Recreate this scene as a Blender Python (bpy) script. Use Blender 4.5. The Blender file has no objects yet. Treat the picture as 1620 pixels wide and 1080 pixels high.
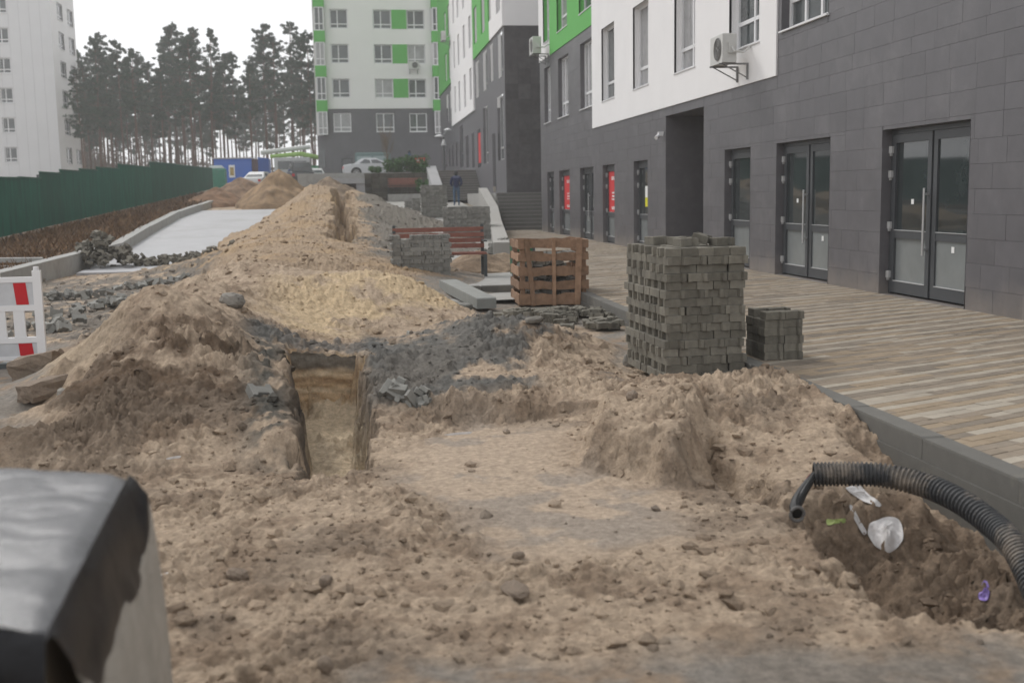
import bpy, math, random
import numpy as np
from mathutils import Vector, Matrix
random.seed(7); RNG = np.random.default_rng(7)
scn = bpy.context.scene; COL = scn.collection
R = math.radians

# ------------------------------------------------------------------ camera
F_PX, CAM_H = 1750.0, 1.70
PSI, PITCH, ROLL = R(7.836), R(7.594), R(1.0)
fwd = Vector((math.sin(PSI)*math.cos(PITCH), math.cos(PSI)*math.cos(PITCH), -math.sin(PITCH)))
_r0 = Vector((math.cos(PSI), -math.sin(PSI), 0)); _u0 = _r0.cross(fwd)
rgt = _r0*math.cos(ROLL) - _u0*math.sin(ROLL); upv = _u0*math.cos(ROLL) + _r0*math.sin(ROLL)
cam_d = bpy.data.cameras.new('camera'); cam = bpy.data.objects.new('camera', cam_d); COL.objects.link(cam)
M = Matrix((rgt, upv, -fwd)).transposed().to_4x4(); M.translation = (0, 0, CAM_H)
cam.matrix_world = M
cam_d.sensor_width = 36.0; cam_d.lens = 36.0*F_PX/1620.0
cam_d.clip_start = 0.05; cam_d.clip_end = 3000
cam_d.dof.use_dof = True; cam_d.dof.focus_distance = 11.0; cam_d.dof.aperture_fstop = 2.3
scn.camera = cam

# ------------------------------------------------------------------ sky, sun, exposure (overcast)
world = bpy.data.worlds.new('World'); scn.world = world; world.use_nodes = True
nt = world.node_tree; nt.nodes.clear()
sky = nt.nodes.new('ShaderNodeTexSky'); sky.sky_type = 'NISHITA'; sky.sun_disc = False
SUN_EL, SUN_AZ = R(44), R(-28)
sky.sun_elevation = SUN_EL; sky.sun_rotation = SUN_AZ; sky.dust_density = 6.0; sky.air_density = 1.0
hsv = nt.nodes.new('ShaderNodeHueSaturation'); hsv.inputs['Saturation'].default_value = 0.12
mixn = nt.nodes.new('ShaderNodeMix'); mixn.data_type = 'RGBA'; mixn.inputs['Factor'].default_value = 0.86
mixn.inputs[7].default_value = (8.6, 8.7, 8.9, 1)       # even cloud cover
bg = nt.nodes.new('ShaderNodeBackground'); bg.inputs['Strength'].default_value = 0.125
out = nt.nodes.new('ShaderNodeOutputWorld')
nt.links.new(sky.outputs[0], hsv.inputs['Color']); nt.links.new(hsv.outputs[0], mixn.inputs[6])
nt.links.new(mixn.outputs[2], bg.inputs['Color']); nt.links.new(bg.outputs[0], out.inputs['Surface'])
sd = bpy.data.lights.new('sun', 'SUN'); sd.energy = 1.5; sd.angle = R(14); sd.color = (1, .97, .93)
sun = bpy.data.objects.new('sun', sd); COL.objects.link(sun)
sdir = Vector((math.sin(SUN_AZ)*math.cos(SUN_EL), math.cos(SUN_AZ)*math.cos(SUN_EL), math.sin(SUN_EL)))
sun.rotation_euler = sdir.to_track_quat('Z', 'Y').to_euler()
vs = scn.view_settings; vs.view_transform = 'Standard'; vs.look = 'None'; vs.gamma = 1; vs.exposure = 0.08
scn.cycles.use_denoising = True; scn.cycles.max_bounces = 8; scn.cycles.volume_bounces = 4
scn.cycles.diffuse_bounces = 3; scn.cycles.caustics_reflective = False; scn.cycles.caustics_refractive = False

# ------------------------------------------------------------------ pixel -> place helpers
CAMP = Vector((0, 0, CAM_H))
def ray(px, py): return fwd + rgt*((px-810)/F_PX) - upv*((py-540)/F_PX)
def onz(px, py, z=0.0): d = ray(px, py); return CAMP + d*((z-CAM_H)/d.z)
def aty(px, py, y): d = ray(px, py); return CAMP + d*(y/d.y)
def atx(px, py, x): d = ray(px, py); return CAMP + d*(x/d.x)
SLOPE, SLOPE_Y = 0.035, 27.0
def base_z(y): return SLOPE*max(0.0, y-SLOPE_Y)
def onramp(px, py):
    p = onz(px, py, 0)
    if p.y > SLOPE_Y or p.y < 0:
        d = ray(px, py); t = (CAM_H + SLOPE*SLOPE_Y)/(SLOPE*d.y - d.z); p = CAMP + d*t
    return p

# ------------------------------------------------------------------ materials
MATS = {}
def mat(name, col, rough=.85, var=.12, scale=6.0, bump=0.0, bscale=40.0, spec=.3, metal=0.0, rnd=0.0, attr=False,
        detail=6, stain=None, vscale=None, dust=None):
    if name in MATS: return MATS[name]
    m = bpy.data.materials.new(name); m.use_nodes = True; MATS[name] = m
    n = m.node_tree.nodes; l = m.node_tree.links; b = n['Principled BSDF']
    b.inputs['Roughness'].default_value = rough; b.inputs['Metallic'].default_value = metal
    b.inputs['Specular IOR Level'].default_value = spec
    tc = n.new('ShaderNodeTexCoord'); co = tc.outputs['Object']
    geo = n.new('ShaderNodeNewGeometry')
    nz = n.new('ShaderNodeTexNoise'); nz.inputs['Scale'].default_value = scale; nz.inputs['Detail'].default_value = detail
    nz.inputs['Roughness'].default_value = .65
    if vscale:
        vmu = n.new('ShaderNodeVectorMath'); vmu.operation = 'MULTIPLY'; vmu.inputs[1].default_value = vscale; l.new(geo.outputs['Position'], vmu.inputs[0]); l.new(vmu.outputs[0], nz.inputs['Vector'])
    else: l.new(geo.outputs['Position'], nz.inputs['Vector'])
    mr = n.new('ShaderNodeMapRange'); mr.inputs[1].default_value = .25; mr.inputs[2].default_value = .75
    mr.inputs[3].default_value = 1-var; mr.inputs[4].default_value = 1+var; l.new(nz.outputs['Fac'], mr.inputs[0])
    fac = mr.outputs[0]
    if rnd > 0:
        oi = n.new('ShaderNodeObjectInfo')
        ad = n.new('ShaderNodeMath'); ad.operation = 'ADD'; l.new(oi.outputs['Random'], ad.inputs[0]); l.new(geo.outputs['Random Per Island'], ad.inputs[1])
        fr = n.new('ShaderNodeMath'); fr.operation = 'FRACT'; l.new(ad.outputs[0], fr.inputs[0])
        m2 = n.new('ShaderNodeMapRange'); m2.inputs[3].default_value = 1-rnd; m2.inputs[4].default_value = 1+rnd; l.new(fr.outputs[0], m2.inputs[0])
        mu = n.new('ShaderNodeMath'); mu.operation = 'MULTIPLY'; l.new(fac, mu.inputs[0]); l.new(m2.outputs[0], mu.inputs[1]); fac = mu.outputs[0]
    if attr:
        a = n.new('ShaderNodeAttribute'); a.attribute_name = 'Col'; colout = a.outputs['Color']
    else:
        c = n.new('ShaderNodeRGB'); c.outputs[0].default_value = (*col, 1); colout = c.outputs[0]
    if stain:
        n3 = n.new('ShaderNodeTexNoise'); n3.inputs['Scale'].default_value = stain[1]; n3.inputs['Detail'].default_value = 8
        n3.inputs['Roughness'].default_value = .7
        l.new(geo.outputs['Position'], n3.inputs['Vector'])
        r3 = n.new('ShaderNodeMapRange'); r3.inputs[1].default_value = stain[2]; r3.inputs[2].default_value = stain[2]+.18; l.new(n3.outputs['Fac'], r3.inputs[0])
        r3.inputs[4].default_value = stain[3]
        mx = n.new('ShaderNodeMix'); mx.data_type = 'RGBA'; l.new(r3.outputs[0], mx.inputs['Factor']); l.new(colout, mx.inputs[6]); mx.inputs[7].default_value = (*stain[0], 1)
        colout = mx.outputs[2]
    if dust:
        sx = n.new('ShaderNodeSeparateXYZ'); l.new(geo.outputs['Position'], sx.inputs[0])
        nd = n.new('ShaderNodeTexNoise'); nd.inputs['Scale'].default_value = 3.0; nd.inputs['Detail'].default_value = 8; l.new(geo.outputs['Position'], nd.inputs['Vector'])
        a1 = n.new('ShaderNodeMath'); a1.operation = 'MULTIPLY_ADD'; a1.inputs[1].default_value = -dust[2]; l.new(nd.outputs['Fac'], a1.inputs[0]); l.new(sx.outputs['Z'], a1.inputs[2])
        r4_ = n.new('ShaderNodeMapRange'); r4_.inputs[1].default_value = dust[1]-dust[2]*.5; r4_.inputs[2].default_value = dust[1]-dust[2]*.5+.35; r4_.inputs[3].default_value = dust[3]; r4_.inputs[4].default_value = 0; l.new(a1.outputs[0], r4_.inputs[0])
        m4 = n.new('ShaderNodeMix'); m4.data_type = 'RGBA'; l.new(r4_.outputs[0], m4.inputs['Factor']); l.new(colout, m4.inputs[6]); m4.inputs[7].default_value = (*dust[0], 1); colout = m4.outputs[2]
    vm = n.new('ShaderNodeVectorMath'); vm.operation = 'SCALE'; l.new(colout, vm.inputs[0]); l.new(fac, vm.inputs['Scale'])
    l.new(vm.outputs[0], b.inputs['Base Color'])
    if bump > 0:
        nb = n.new('ShaderNodeTexNoise'); nb.inputs['Scale'].default_value = bscale; nb.inputs['Detail'].default_value = 8
        nb.inputs['Roughness'].default_value = .7
        l.new(geo.outputs['Position'], nb.inputs['Vector'])
        bp = n.new('ShaderNodeBump'); bp.inputs['Strength'].default_value = bump; bp.inputs['Distance'].default_value = .02
        l.new(nb.outputs['Fac'], bp.inputs['Height']); l.new(bp.outputs[0], b.inputs['Normal'])
    return m
m_soil = mat('soil', (1, 1, 1), .95, .34, 26, 1.0, 60, spec=.15, attr=True, detail=10)
m_terrain = mat('far_soil', (.20, .17, .13), .95, .25, .6, .3, 8)
m_conc = mat('concrete', (.33, .325, .31), .9, .12, 4, .25, 60, stain=((.2, .19, .17), 1.7, .5, .5))
m_conc_light = mat('pale_concrete', (.37, .37, .38), .75, .07, 2, .08, 60, stain=((.28, .275, .27), .4, .5, .7))
m_kerb = mat('kerb_concrete', (.135, .13, .118), .88, .1, 7, .2, 90, rnd=.08, stain=((.28, .25, .2), 2.5, .55, .5))
m_slabrd = mat('path_concrete', (.33, .32, .30), .85, .08, 3, .1, 60)
m_paver = mat('paver_grey', (.165, .153, .126), .95, .22, 14, .5, 110, rnd=.24, stain=((.25, .23, .19), 9, .56, .6))
m_paver_old = mat('paver_weathered', (.24, .235, .215), .95, .2, 12, .5, 90, rnd=.2, stain=((.15, .145, .13), 6, .55, .5))
m_tile = mat('facade_tile', (.108, .104, .112), .40, .10, 5, .06, 60, spec=.45, rnd=.07, stain=((.15, .144, .15), 1.1, .5, .7), dust=((.24, .21, .185), .2, .5, .6))
m_joint = mat('tile_joint', (.088, .085, .088), .9)
m_wallgrey = mat('grey_cladding', (.125, .122, .133), .45, .10, 1.5, spec=.3)
m_endwall = mat('rough_grey_panels', (.075, .07, .073), .9, .28, 3.5, .2, 20)
m_white = mat('white_render', (.80, .79, .79), .9, .03, 1.2, .04, 150)
m_whitefar = mat('white_cladding', (.82, .81, .80), .85, .03, .6)
m_green = mat('green_render', (.12, .42, .10), .85, .04, 1)
m_frame = mat('dark_aluminium', (.055, .06, .066), .42, .05, 4, spec=.45)
m_frame_w = mat('white_plastic', (.72, .72, .73), .45, .02, 4, spec=.4)
m_steel = mat('brushed_steel', (.5, .5, .5), .35, .05, 8, metal=.8)
m_lightmetal = mat('pale_grey_paint', (.42, .42, .42), .5, .05, 5)
m_glass = mat('door_glass', (.035, .042, .044), .04, .3, 1.5, spec=.75)
m_glass_f = mat('pale_glass', (.20, .215, .215), .18, .12, 2.5, spec=.5)  # lighter grey base and rougher than the upper door panes
m_glass_w = mat('window_glass', (.085, .095, .098), .05, .35, 1.3, spec=.7)
m_curtain = mat('window_curtain', (.33, .33, .335), .12, .25, 3, spec=.6)
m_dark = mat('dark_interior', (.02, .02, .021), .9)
m_red = mat('red_poster', (.58, .03, .035), .55, .05, 3)
m_redr = mat('red_reflector', (.48, .012, .02), .4, .05, 3)
m_paper = mat('white_paper', (.75, .75, .74), .7, .02, 3)
m_yellow = mat('yellow_paper', (.62, .58, .02), .7)
m_ac = mat('air_conditioner_paint', (.56, .56, .54), .5, .04, 3, stain=((.4, .39, .36), 3, .55, .4))
m_acgrill = mat('grille_grey', (.22, .22, .21), .6)
m_wood = mat('rough_pine_board', (.29, .18, .115), .9, .3, 9, .5, 40, rnd=.22, stain=((.16, .10, .06), 4, .52, .6))
m_benchwood = mat('bench_slat', (.25, .105, .078), .6, .2, 10, .1, 60, rnd=.1)
m_metaldk = mat('dark_metal', (.07, .078, .08), .5, .1, 6)
m_fence = mat('green_sheet', (.006, .092, .062), .5, .38, 5.0, spec=.4, rnd=.2, vscale=(1, 1, .12))
m_bin = mat('green_bin', (.02, .12, .06), .6, .2, 6)
m_blackpl = mat('black_plastic', (.010, .010, .012), .34, .2, 8, .7, 11, spec=.22)
m_film = mat('clear_film', (.36, .34, .305), .25, .22, 9, .6, 24, spec=.6)
m_conduit = mat('conduit_plastic', (.042, .043, .045), .6, .25, 20, spec=.3, stain=((.24, .20, .16), 5, .46, .75))
m_cable = mat('black_cable', (.012, .012, .012), .4)
m_redcable = mat('red_cable', (.12, .012, .012), .4)
m_rag = mat('white_rag', (.58, .56, .55), .85, .12, 15, .3, 60, stain=((.22, .17, .13), 9, .58, .8))
m_purple = mat('purple_wrapper', (.24, .17, .46), .4, .6, 60)
m_lime = mat('lime_plastic', (.24, .29, .09), .5, .3, 20)
m_stone = mat('broken_concrete', (.27, .25, .22), .95, .25, 9, .6, 60, rnd=.15)
m_bark = mat('pine_bark', (.115, .068, .048), .95, .25, 3, .3, 10)
m_needle = mat('pine_needles', (.027, .058, .032), .8, .35, .7, rnd=.35)
m_leaf = mat('hedge_leaves', (.055, .125, .035), .8, .4, 2.5, rnd=.4)
m_grass = mat('dry_grass', (.15, .09, .048), .95, .5, 1.2, rnd=.5)
m_twig = mat('bare_twigs', (.16, .125, .09), .9)
m_blue = mat('blue_cabin_paint', (.03, .12, .48), .6, .1, 1)
m_silver = mat('silver_car_paint', (.52, .53, .55), .3, .02, 3, metal=.25, spec=.6)
m_carglass = mat('car_glass', (.05, .06, .065), .06, .1, 3, spec=.8)
m_tyre = mat('tyre_rubber', (.02, .02, .02), .9)
m_carwhite = mat('white_car_paint', (.6, .6, .6), .3, .02, 3, spec=.6)
m_cardark = mat('dark_car_paint', (.04, .045, .05), .3, .02, 3, spec=.6)
m_teal = mat('teal_van_paint', (.12, .19, .19), .4, .05, 3, spec=.5)
m_jacket = mat('navy_jacket', (.016, .024, .075), .9, .15, 20)
m_jacketlt = mat('grey_blue_yoke', (.11, .12, .19), .9, .1, 20)
m_jeans = mat('blue_jeans', (.04, .085, .15), .9, .15, 20)
m_skin = mat('skin', (.45, .28, .2), .6)
m_hair = mat('dark_hair', (.02, .016, .014), .8)
PCOL = [mat('paver_cream', (.335, .295, .24), .9, .1, 12, .2, 120, rnd=.09, stain=((.29, .235, .175), 1.3, .5, .55)), mat('paver_tan', (.265, .208, .145), .9, .12, 12, .2, 120, rnd=.10, stain=((.29, .235, .175), 1.3, .5, .55)),
        mat('paver_taupe', (.20, .168, .133), .9, .12, 12, .2, 120, rnd=.12, stain=((.29, .235, .175), 1.3, .5, .55)), mat('paver_sand', (.235, .193, .148), .9, .12, 12, .2, 120, rnd=.10, stain=((.29, .235, .175), 1.3, .5, .55))]

# ------------------------------------------------------------------ object helpers
def thing(name, label, cat, loc=(0, 0, 0), rotz=0.0, group=None):
    o = bpy.data.objects.new(name, None); o.empty_display_size = .2; COL.objects.link(o)
    o.location = loc; o.rotation_euler[2] = rotz; tag(o, label, cat, group); return o
def tag(o, label=None, cat=None, group=None, kind=None):
    if label: o['label'] = label
    if cat: o['category'] = cat
    if group: o['group'] = group
    if kind: o['kind'] = kind
    return o
def link_mesh(name, me, parent=None, loc=(0, 0, 0)):
    o = bpy.data.objects.new(name, me); COL.objects.link(o); o.parent = parent; o.location = loc; return o
def copy_tree(o, parent=None):
    c = o.copy(); COL.objects.link(c); c.parent = parent
    for ch in list(o.children): copy_tree(ch, c)
    return c
class MB:
    def __init__(s): s.v = []; s.f = []
    def add(s, vs, fs):
        k = len(s.v); s.v += [tuple(p) for p in vs]; s.f += [tuple(i+k for i in f) for f in fs]; return s
    def quad(s, a, b, c, d): return s.add([a, b, c, d], [(0, 1, 2, 3)])
    def box(s, x0, x1, y0, y1, z0, z1):
        return s.add([(x0,y0,z0),(x1,y0,z0),(x1,y1,z0),(x0,y1,z0),(x0,y0,z1),(x1,y0,z1),(x1,y1,z1),(x0,y1,z1)],
                     [(0,3,2,1),(4,5,6,7),(0,1,5,4),(1,2,6,5),(2,3,7,6),(3,0,4,7)])
    def prism(s, poly, z0, z1, ch=0.0):
        n = len(poly); cx = sum(p[0] for p in poly)/n; cy = sum(p[1] for p in poly)/n
        vs_ = [(p[0], p[1], z0) for p in poly]
        if ch > 0:
            vs_ += [(p[0], p[1], z1-ch) for p in poly]
            for p in poly:
                dx, dy = cx-p[0], cy-p[1]; L = math.hypot(dx, dy) or 1; vs_.append((p[0]+dx/L*ch*1.3, p[1]+dy/L*ch*1.3, z1))
            rings = 3
        else: vs_ += [(p[0], p[1], z1) for p in poly]; rings = 2
        fs = [tuple(range(n-1, -1, -1)), tuple(range((rings-1)*n, rings*n))]
        for r in range(rings-1):
            fs += [(r*n+i, r*n+(i+1) % n, (r+1)*n+(i+1) % n, (r+1)*n+i) for i in range(n)]
        return s.add(vs_, fs)
    def tube(s, pts, rad, n=8, cap=True):
        pts = [Vector(p) for p in pts]; rings = []
        rr = rad if isinstance(rad, (list, tuple)) else [rad]*len(pts)
        vs_ = []; fs = []
        for i, p in enumerate(pts):
            t = (pts[min(i+1, len(pts)-1)]-pts[max(i-1, 0)]).normalized()
            a = t.cross(Vector((0, 0, 1)) if abs(t.z) < .9 else Vector((1, 0, 0))).normalized(); b = t.cross(a)
            for k in range(n):
                th = 2*math.pi*k/n; vs_.append(p + (a*math.cos(th)+b*math.sin(th))*rr[i])
        for i in range(len(pts)-1):
            fs += [(i*n+k, i*n+(k+1) % n, (i+1)*n+(k+1) % n, (i+1)*n+k) for k in range(n)]
        if cap: fs += [tuple(range(n))[::-1], tuple(range((len(pts)-1)*n, len(pts)*n))]
        return s.add(vs_, fs)
    def lathe(s, prof, c=(0, 0, 0), n=16):
        vs_ = []; fs = []
        for r, z in prof:
            for k in range(n): th = 2*math.pi*k/n; vs_.append((c[0]+r*math.cos(th), c[1]+r*math.sin(th), c[2]+z))
        for i in range(len(prof)-1): fs += [(i*n+k, i*n+(k+1) % n, (i+1)*n+(k+1) % n, (i+1)*n+k) for k in range(n)]
        fs += [tuple(range(n))[::-1], tuple(range((len(prof)-1)*n, len(prof)*n))]
        return s.add(vs_, fs)
    def xf(s, mtx): s.v = [tuple(mtx @ Vector(p)) for p in s.v]; return s
    def mesh(s, name, m, smooth=False, off=(0, 0, 0)):
        me = bpy.data.meshes.new(name)
        me.from_pydata([(p[0]-off[0], p[1]-off[1], p[2]-off[2]) for p in s.v], [], s.f)
        if m: me.materials.append(m)
        if smooth: me.polygons.foreach_set('use_smooth', [True]*len(me.polygons))
        me.update(); return me
    def build(s, name, m, parent=None, smooth=False, local=False):
        off = (0, 0, 0)
        if parent is not None and not local:
            q = parent
            while q.parent is not None: q = q.parent
            off = q.location
        return link_mesh(name, s.mesh(name, m, smooth, off), parent)
ORD = ['first', 'second', 'third', 'fourth', 'fifth', 'sixth', 'seventh', 'eighth', 'ninth', 'tenth', 'eleventh', 'twelfth', 'thirteenth',
       'fourteenth', 'fifteenth', 'sixteenth', 'seventeenth', 'eighteenth', 'nineteenth', 'twentieth', 'twenty-first', 'twenty-second', 'twenty-third', 'twenty-fourth']

# facade frames: 'x' faces -X, 'X' faces +X, 'y' faces -Y ; (u along, v up, d outwards)
def fbox(mb, fc, u0, u1, v0, v1, d0, d1):
    k, c = fc
    if k == 'x': return mb.box(c-max(d0, d1), c-min(d0, d1), min(u0, u1), max(u0, u1), v0, v1)
    if k == 'X': return mb.box(c+min(d0, d1), c+max(d0, d1), min(u0, u1), max(u0, u1), v0, v1)
    return mb.box(min(u0, u1), max(u0, u1), c-max(d0, d1), c-min(d0, d1), v0, v1)
def fpt(fc, u, v, d):
    k, c = fc
    return (c-d, u, v) if k == 'x' else (c+d, u, v) if k == 'X' else (u, c-d, v)
def fquad(mb, fc, u0, u1, v0, v1, d): return mb.quad(fpt(fc, u0, v0, d), fpt(fc, u1, v0, d), fpt(fc, u1, v1, d), fpt(fc, u0, v1, d))
def cut_cells(u0, u1, v0, v1, holes):
    us = sorted({u0, u1, *[max(u0, min(u1, h[i])) for h in holes for i in (0, 1)]})
    vs_ = sorted({v0, v1, *[max(v0, min(v1, h[i])) for h in holes for i in (2, 3)]})
    for a, b in zip(us, us[1:]):
        for c, d in zip(vs_, vs_[1:]):
            mu, mv = (a+b)/2, (c+d)/2
            if not any(h[0] < mu < h[1] and h[2] < mv < h[3] for h in holes): yield a, b, c, d
def facade(mb, fc, u0, u1, v0, v1, holes, dep, d=0.0):
    for a, b, c, e in cut_cells(u0, u1, v0, v1, holes): fquad(mb, fc, a, b, c, e, d)
def reveals(mb, fc, h, d0, d1):
    a, b, c, e = h
    for (p, q) in (((a, c), (b, c)), ((b, c), (b, e)), ((b, e), (a, e)), ((a, e), (a, c))):
        mb.quad(fpt(fc, *p, d0), fpt(fc, *q, d0), fpt(fc, *q, d1), fpt(fc, *p, d1))
def window(parent, fc, u0, u1, v0, v1, dep, mull=(.5,), trans=.24, fm=None, pm=None, sill=True, w=.07, name='window'):
    fm = fm or m_frame_w; pm = pm or m_glass_w
    f = MB(); a, b = -dep, -dep+.06
    fbox(f, fc, u0, u1, v0, v0+w, a, b); fbox(f, fc, u0, u1, v1-w, v1, a, b)
    fbox(f, fc, u0, u0+w, v0+w, v1-w, a, b); fbox(f, fc, u1-w, u1, v0+w, v1-w, a, b)
    for q in mull: c = u0+(u1-u0)*q; fbox(f, fc, c-w*.5, c+w*.5, v0+w, v1-w, a, b-.003)
    if trans: t = v0+(v1-v0)*trans; fbox(f, fc, u0+w, u1-w, t-w*.5, t+w*.5, a, b-.006)
    o = f.build(name, fm, parent)
    p = MB(); fquad(p, fc, u0+.01, u1-.01, v0+.01, v1-.01, a+.02); p.build('pane', pm, o)
    if sill: s_ = MB(); fbox(s_, fc, u0-.03, u1+.03, v0-.03, v0-.002, a, .05); s_.build('sill', fm, o)
    return o

# ------------------------------------------------------------------ noise
def _hash(ix, iy, seed):
    h = (ix.astype(np.int64)*374761393 + iy.astype(np.int64)*668265263 + seed*1442695041) & 0xffffffff
    h = ((h ^ (h >> 13))*1274126177) & 0xffffffff
    return (h ^ (h >> 16)).astype(np.float64)/4294967295.0
def perlin(x, y, seed=0):
    ix, iy = np.floor(x), np.floor(y); fx, fy = x-ix, y-iy
    u, v = fx*fx*fx*(fx*(fx*6-15)+10), fy*fy*fy*(fy*(fy*6-15)+10)
    def g(dx, dy):
        a = _hash(ix+dx, iy+dy, seed)*2*np.pi; return np.cos(a)*(fx-dx)+np.sin(a)*(fy-dy)
    n0 = g(0, 0)*(1-u)+g(1, 0)*u; n1 = g(0, 1)*(1-u)+g(1, 1)*u
    return (n0*(1-v)+n1*v)*1.5
def fbm(x, y, freq, octv=4, seed=0, gain=.5, billow=False):
    t = np.zeros_like(x); a = 1.0
    for o in range(octv):
        n = perlin(x*freq, y*freq, seed+o*17); t += a*(np.abs(n)*2-.5 if billow else n); a *= gain; freq *= 2.03
    return t
def cells(x, y, freq, seed=0):
    """distance to the nearest scattered point (lumps)"""
    X, Y = x*freq, y*freq; ix, iy = np.floor(X), np.floor(Y); d = np.full(x.shape, 9.0); rr = np.zeros_like(x)
    for dx in (-1, 0, 1):
        for dy in (-1, 0, 1):
            a, b = ix+dx, iy+dy; q = np.hypot(a+_hash(a, b, seed)-X, b+_hash(a, b, seed+5)-Y)
            k = q < d; d = np.where(k, q, d); rr = np.where(k, _hash(a, b, seed+9), rr)
    return d, rr
def sstep(a, b, x): t = np.clip((x-a)/(b-a), 0, 1); return t*t*(3-2*t)
def poly_sd(x, y, poly):
    """signed distance to a plan polygon, negative inside"""
    d = np.full(x.shape, 1e9); ins = np.zeros(x.shape, bool); n = len(poly)
    for i in range(n):
        (ax, ay), (bx, by) = poly[i], poly[(i+1) % n]; ex, ey = bx-ax, by-ay
        t = np.clip(((x-ax)*ex+(y-ay)*ey)/(ex*ex+ey*ey+1e-12), 0, 1)
        d = np.minimum(d, np.hypot(x-ax-t*ex, y-ay-t*ey))
        c = ((ay > y) != (by > y)) & (x < (bx-ax)*(y-ay)/((by-ay) or 1e-12)+ax); ins ^= c
    return np.where(ins, -d, d)

# ------------------------------------------------------------------ the dug-up ground: control points read from the photograph
KERB_X, SIDE_Z, FAC_X = 3.37, .18, 7.45
CPS = []
def G(px, py, z=0.0): p = onz(px, py, z); CPS.append((p.x, p.y, z))
def A(px, py, y): p = aty(px, py, y); CPS.append((p.x, p.y, p.z-base_z(y)))
def P(x, y, h): CPS.append((x, y, h))
# flat trampled foreground
for q in [(800,700),(950,800),(700,850),(520,900),(300,850),(900,950),(1100,850),(620,780),(300,1000),(450,780),(700,1060),(1200,1060),(1550,1070),(1000,1040),
          (860,690),(700,700),(450,1050),(880,760),(1180,900)]: G(*q, .0)
# left heap
for q in [(-150,730),(0,742),(100,745),(250,738),(380,716),(440,716),(30,690),(80,645),(100,592),(-60,690),(-120,640)]: G(*q)
for q in [(250,451,10.3),(215,468,10.4),(175,505,10.5),(140,535,10.6),(272,455,10.4),(250,540,9.3),(160,590,9.0),(320,540,9.6),(200,640,8.25),(310,650,8.2),(90,680,8.0),
          (80,640,8.9),(400,520,10.8),(440,560,10.1),(468,600,9.3),(462,650,8.4),(330,470,11.6),(300,440,13.3),(365,417,15.5),(390,640,8.3),(350,590,9.0)]: A(*q)
P(-3.0, 12.2, .08); P(-3.4, 13.6, .12); P(-2.6, 12.6, .35); P(-4.5, 12, 0); P(-4.6, 9, 0); P(-3.3, 7.0, 0)
for q in [(-.60, 7.5, .10), (-.66, 8.3, .22), (-.73, 9.1, .30), (-.82, 9.9, .34), (-.88, 10.5, .36), (-2.9, 7.7, .17), (-2.3, 7.5, .14), (-3.3, 8.5, .22), (-1.6, 7.7, .17)]: P(*q)
# middle yellow heap
for q in [(500,433,15.4),(570,430,15.4),(640,437,15.5),(700,468,15.9),(520,500,13.5),(620,500,13.8),(680,522,13.4),(590,538,12.2),(500,548,11.6),(450,520,12.2),(430,420,16),(440,470,14)]: A(*q)
G(745,492); G(760,500); G(720,525,.05)
P(-.6, 17.6, .25); P(.4, 17.4, .18); P(1.3, 17.3, .05)
# long ridge further back and its foot along the slab
for q in [(372,390,23),(428,362,28),(456,346,31.5),(478,318,38),(490,293,44),(500,294,46),(520,306,45),(538,322,41),(533,347,33),(524,382,25),(480,402,20.5),(540,415,19.5),(430,402,20),(500,365,26.5),(528,392,22.5),(390,410,18.5),
          (600,425,19.3),(480,345,33)]: A(*q)
for q in [(300,425),(330,405),(375,380),(425,350),(450,328)]: p = onramp(*q); P(p.x-.25, p.y, 0); P(p.x-1.2, p.y, 0)
# right hand spoil of the back trench
for q in [(600,311,43),(580,335,37),(575,360,31),(595,385,27),(622,325,41),(560,300,50)]: A(*q)
for q in [(655,330),(650,342),(640,356),(628,374),(690,338),(660,372),(640,415),(670,352)]: p = onramp(*q); P(p.x+.1, p.y, -.02)
for q in [(-3.0, 13.6, .1), (-3.2, 15, .08), (-3.1, 17, .1), (-3.5, 19, .08), (-4, 16, .04), (-3.2, 20.5, .12), (-4.2, 21, .05), (-5, 18, .04), (-3.6, 22.5, .05), (-4.5, 23.5, 0), (-2.75, 15.5, .3), (-2.6, 18, .35), (-3.2, 44, .05), (-3.4, 40, .03)]: P(*q)
for q in [(450, 327, 42), (470, 309, 43), (440, 338, 39)]: A(*q)
# grey heap right of the trench
for q in [(700,521,11.2),(750,503,11.5),(830,505,11.6),(900,521,11.4),(955,558,10.9),(640,545,10.8),(604,562,10.4),(650,600,9.5),(700,628,8.8),(625,650,8.4),(780,588,9.5),(860,598,9.3),(940,590,9.5),
          (760,612,8.9),(850,610,8.9),(930,606,9.1),(590,600,9.3),(800,540,10.6)]: A(*q)
for q in [(985,588),(975,545),(940,520),(860,497),(780,645),(850,650),(660,665),(720,655),(600,690)]: G(*q)
P(1.0, 12.9, 0); P(1.9, 12.9, 0); P(.5, 12.6, .05); P(2.6, 12, 0); P(2.6, 14, 0)
# kerbside heap and the gully before it
for q in [(1190,594,8.3),(1255,608,7.9),(1330,662,7.0),(1385,712,6.35),(1100,612,8.3),(1150,660,7.3),(1230,690,6.85),(1300,730,6.3),(1020,600,8.6)]: A(*q)
for q in [(1235,795,-.02),(1180,765,-.06),(1120,745,-.02),(1060,770,0)]: G(*q)
P(3.2, 9.0, .12); P(2.9, 9.3, .03); P(2.2, 9.3, .06)
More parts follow.
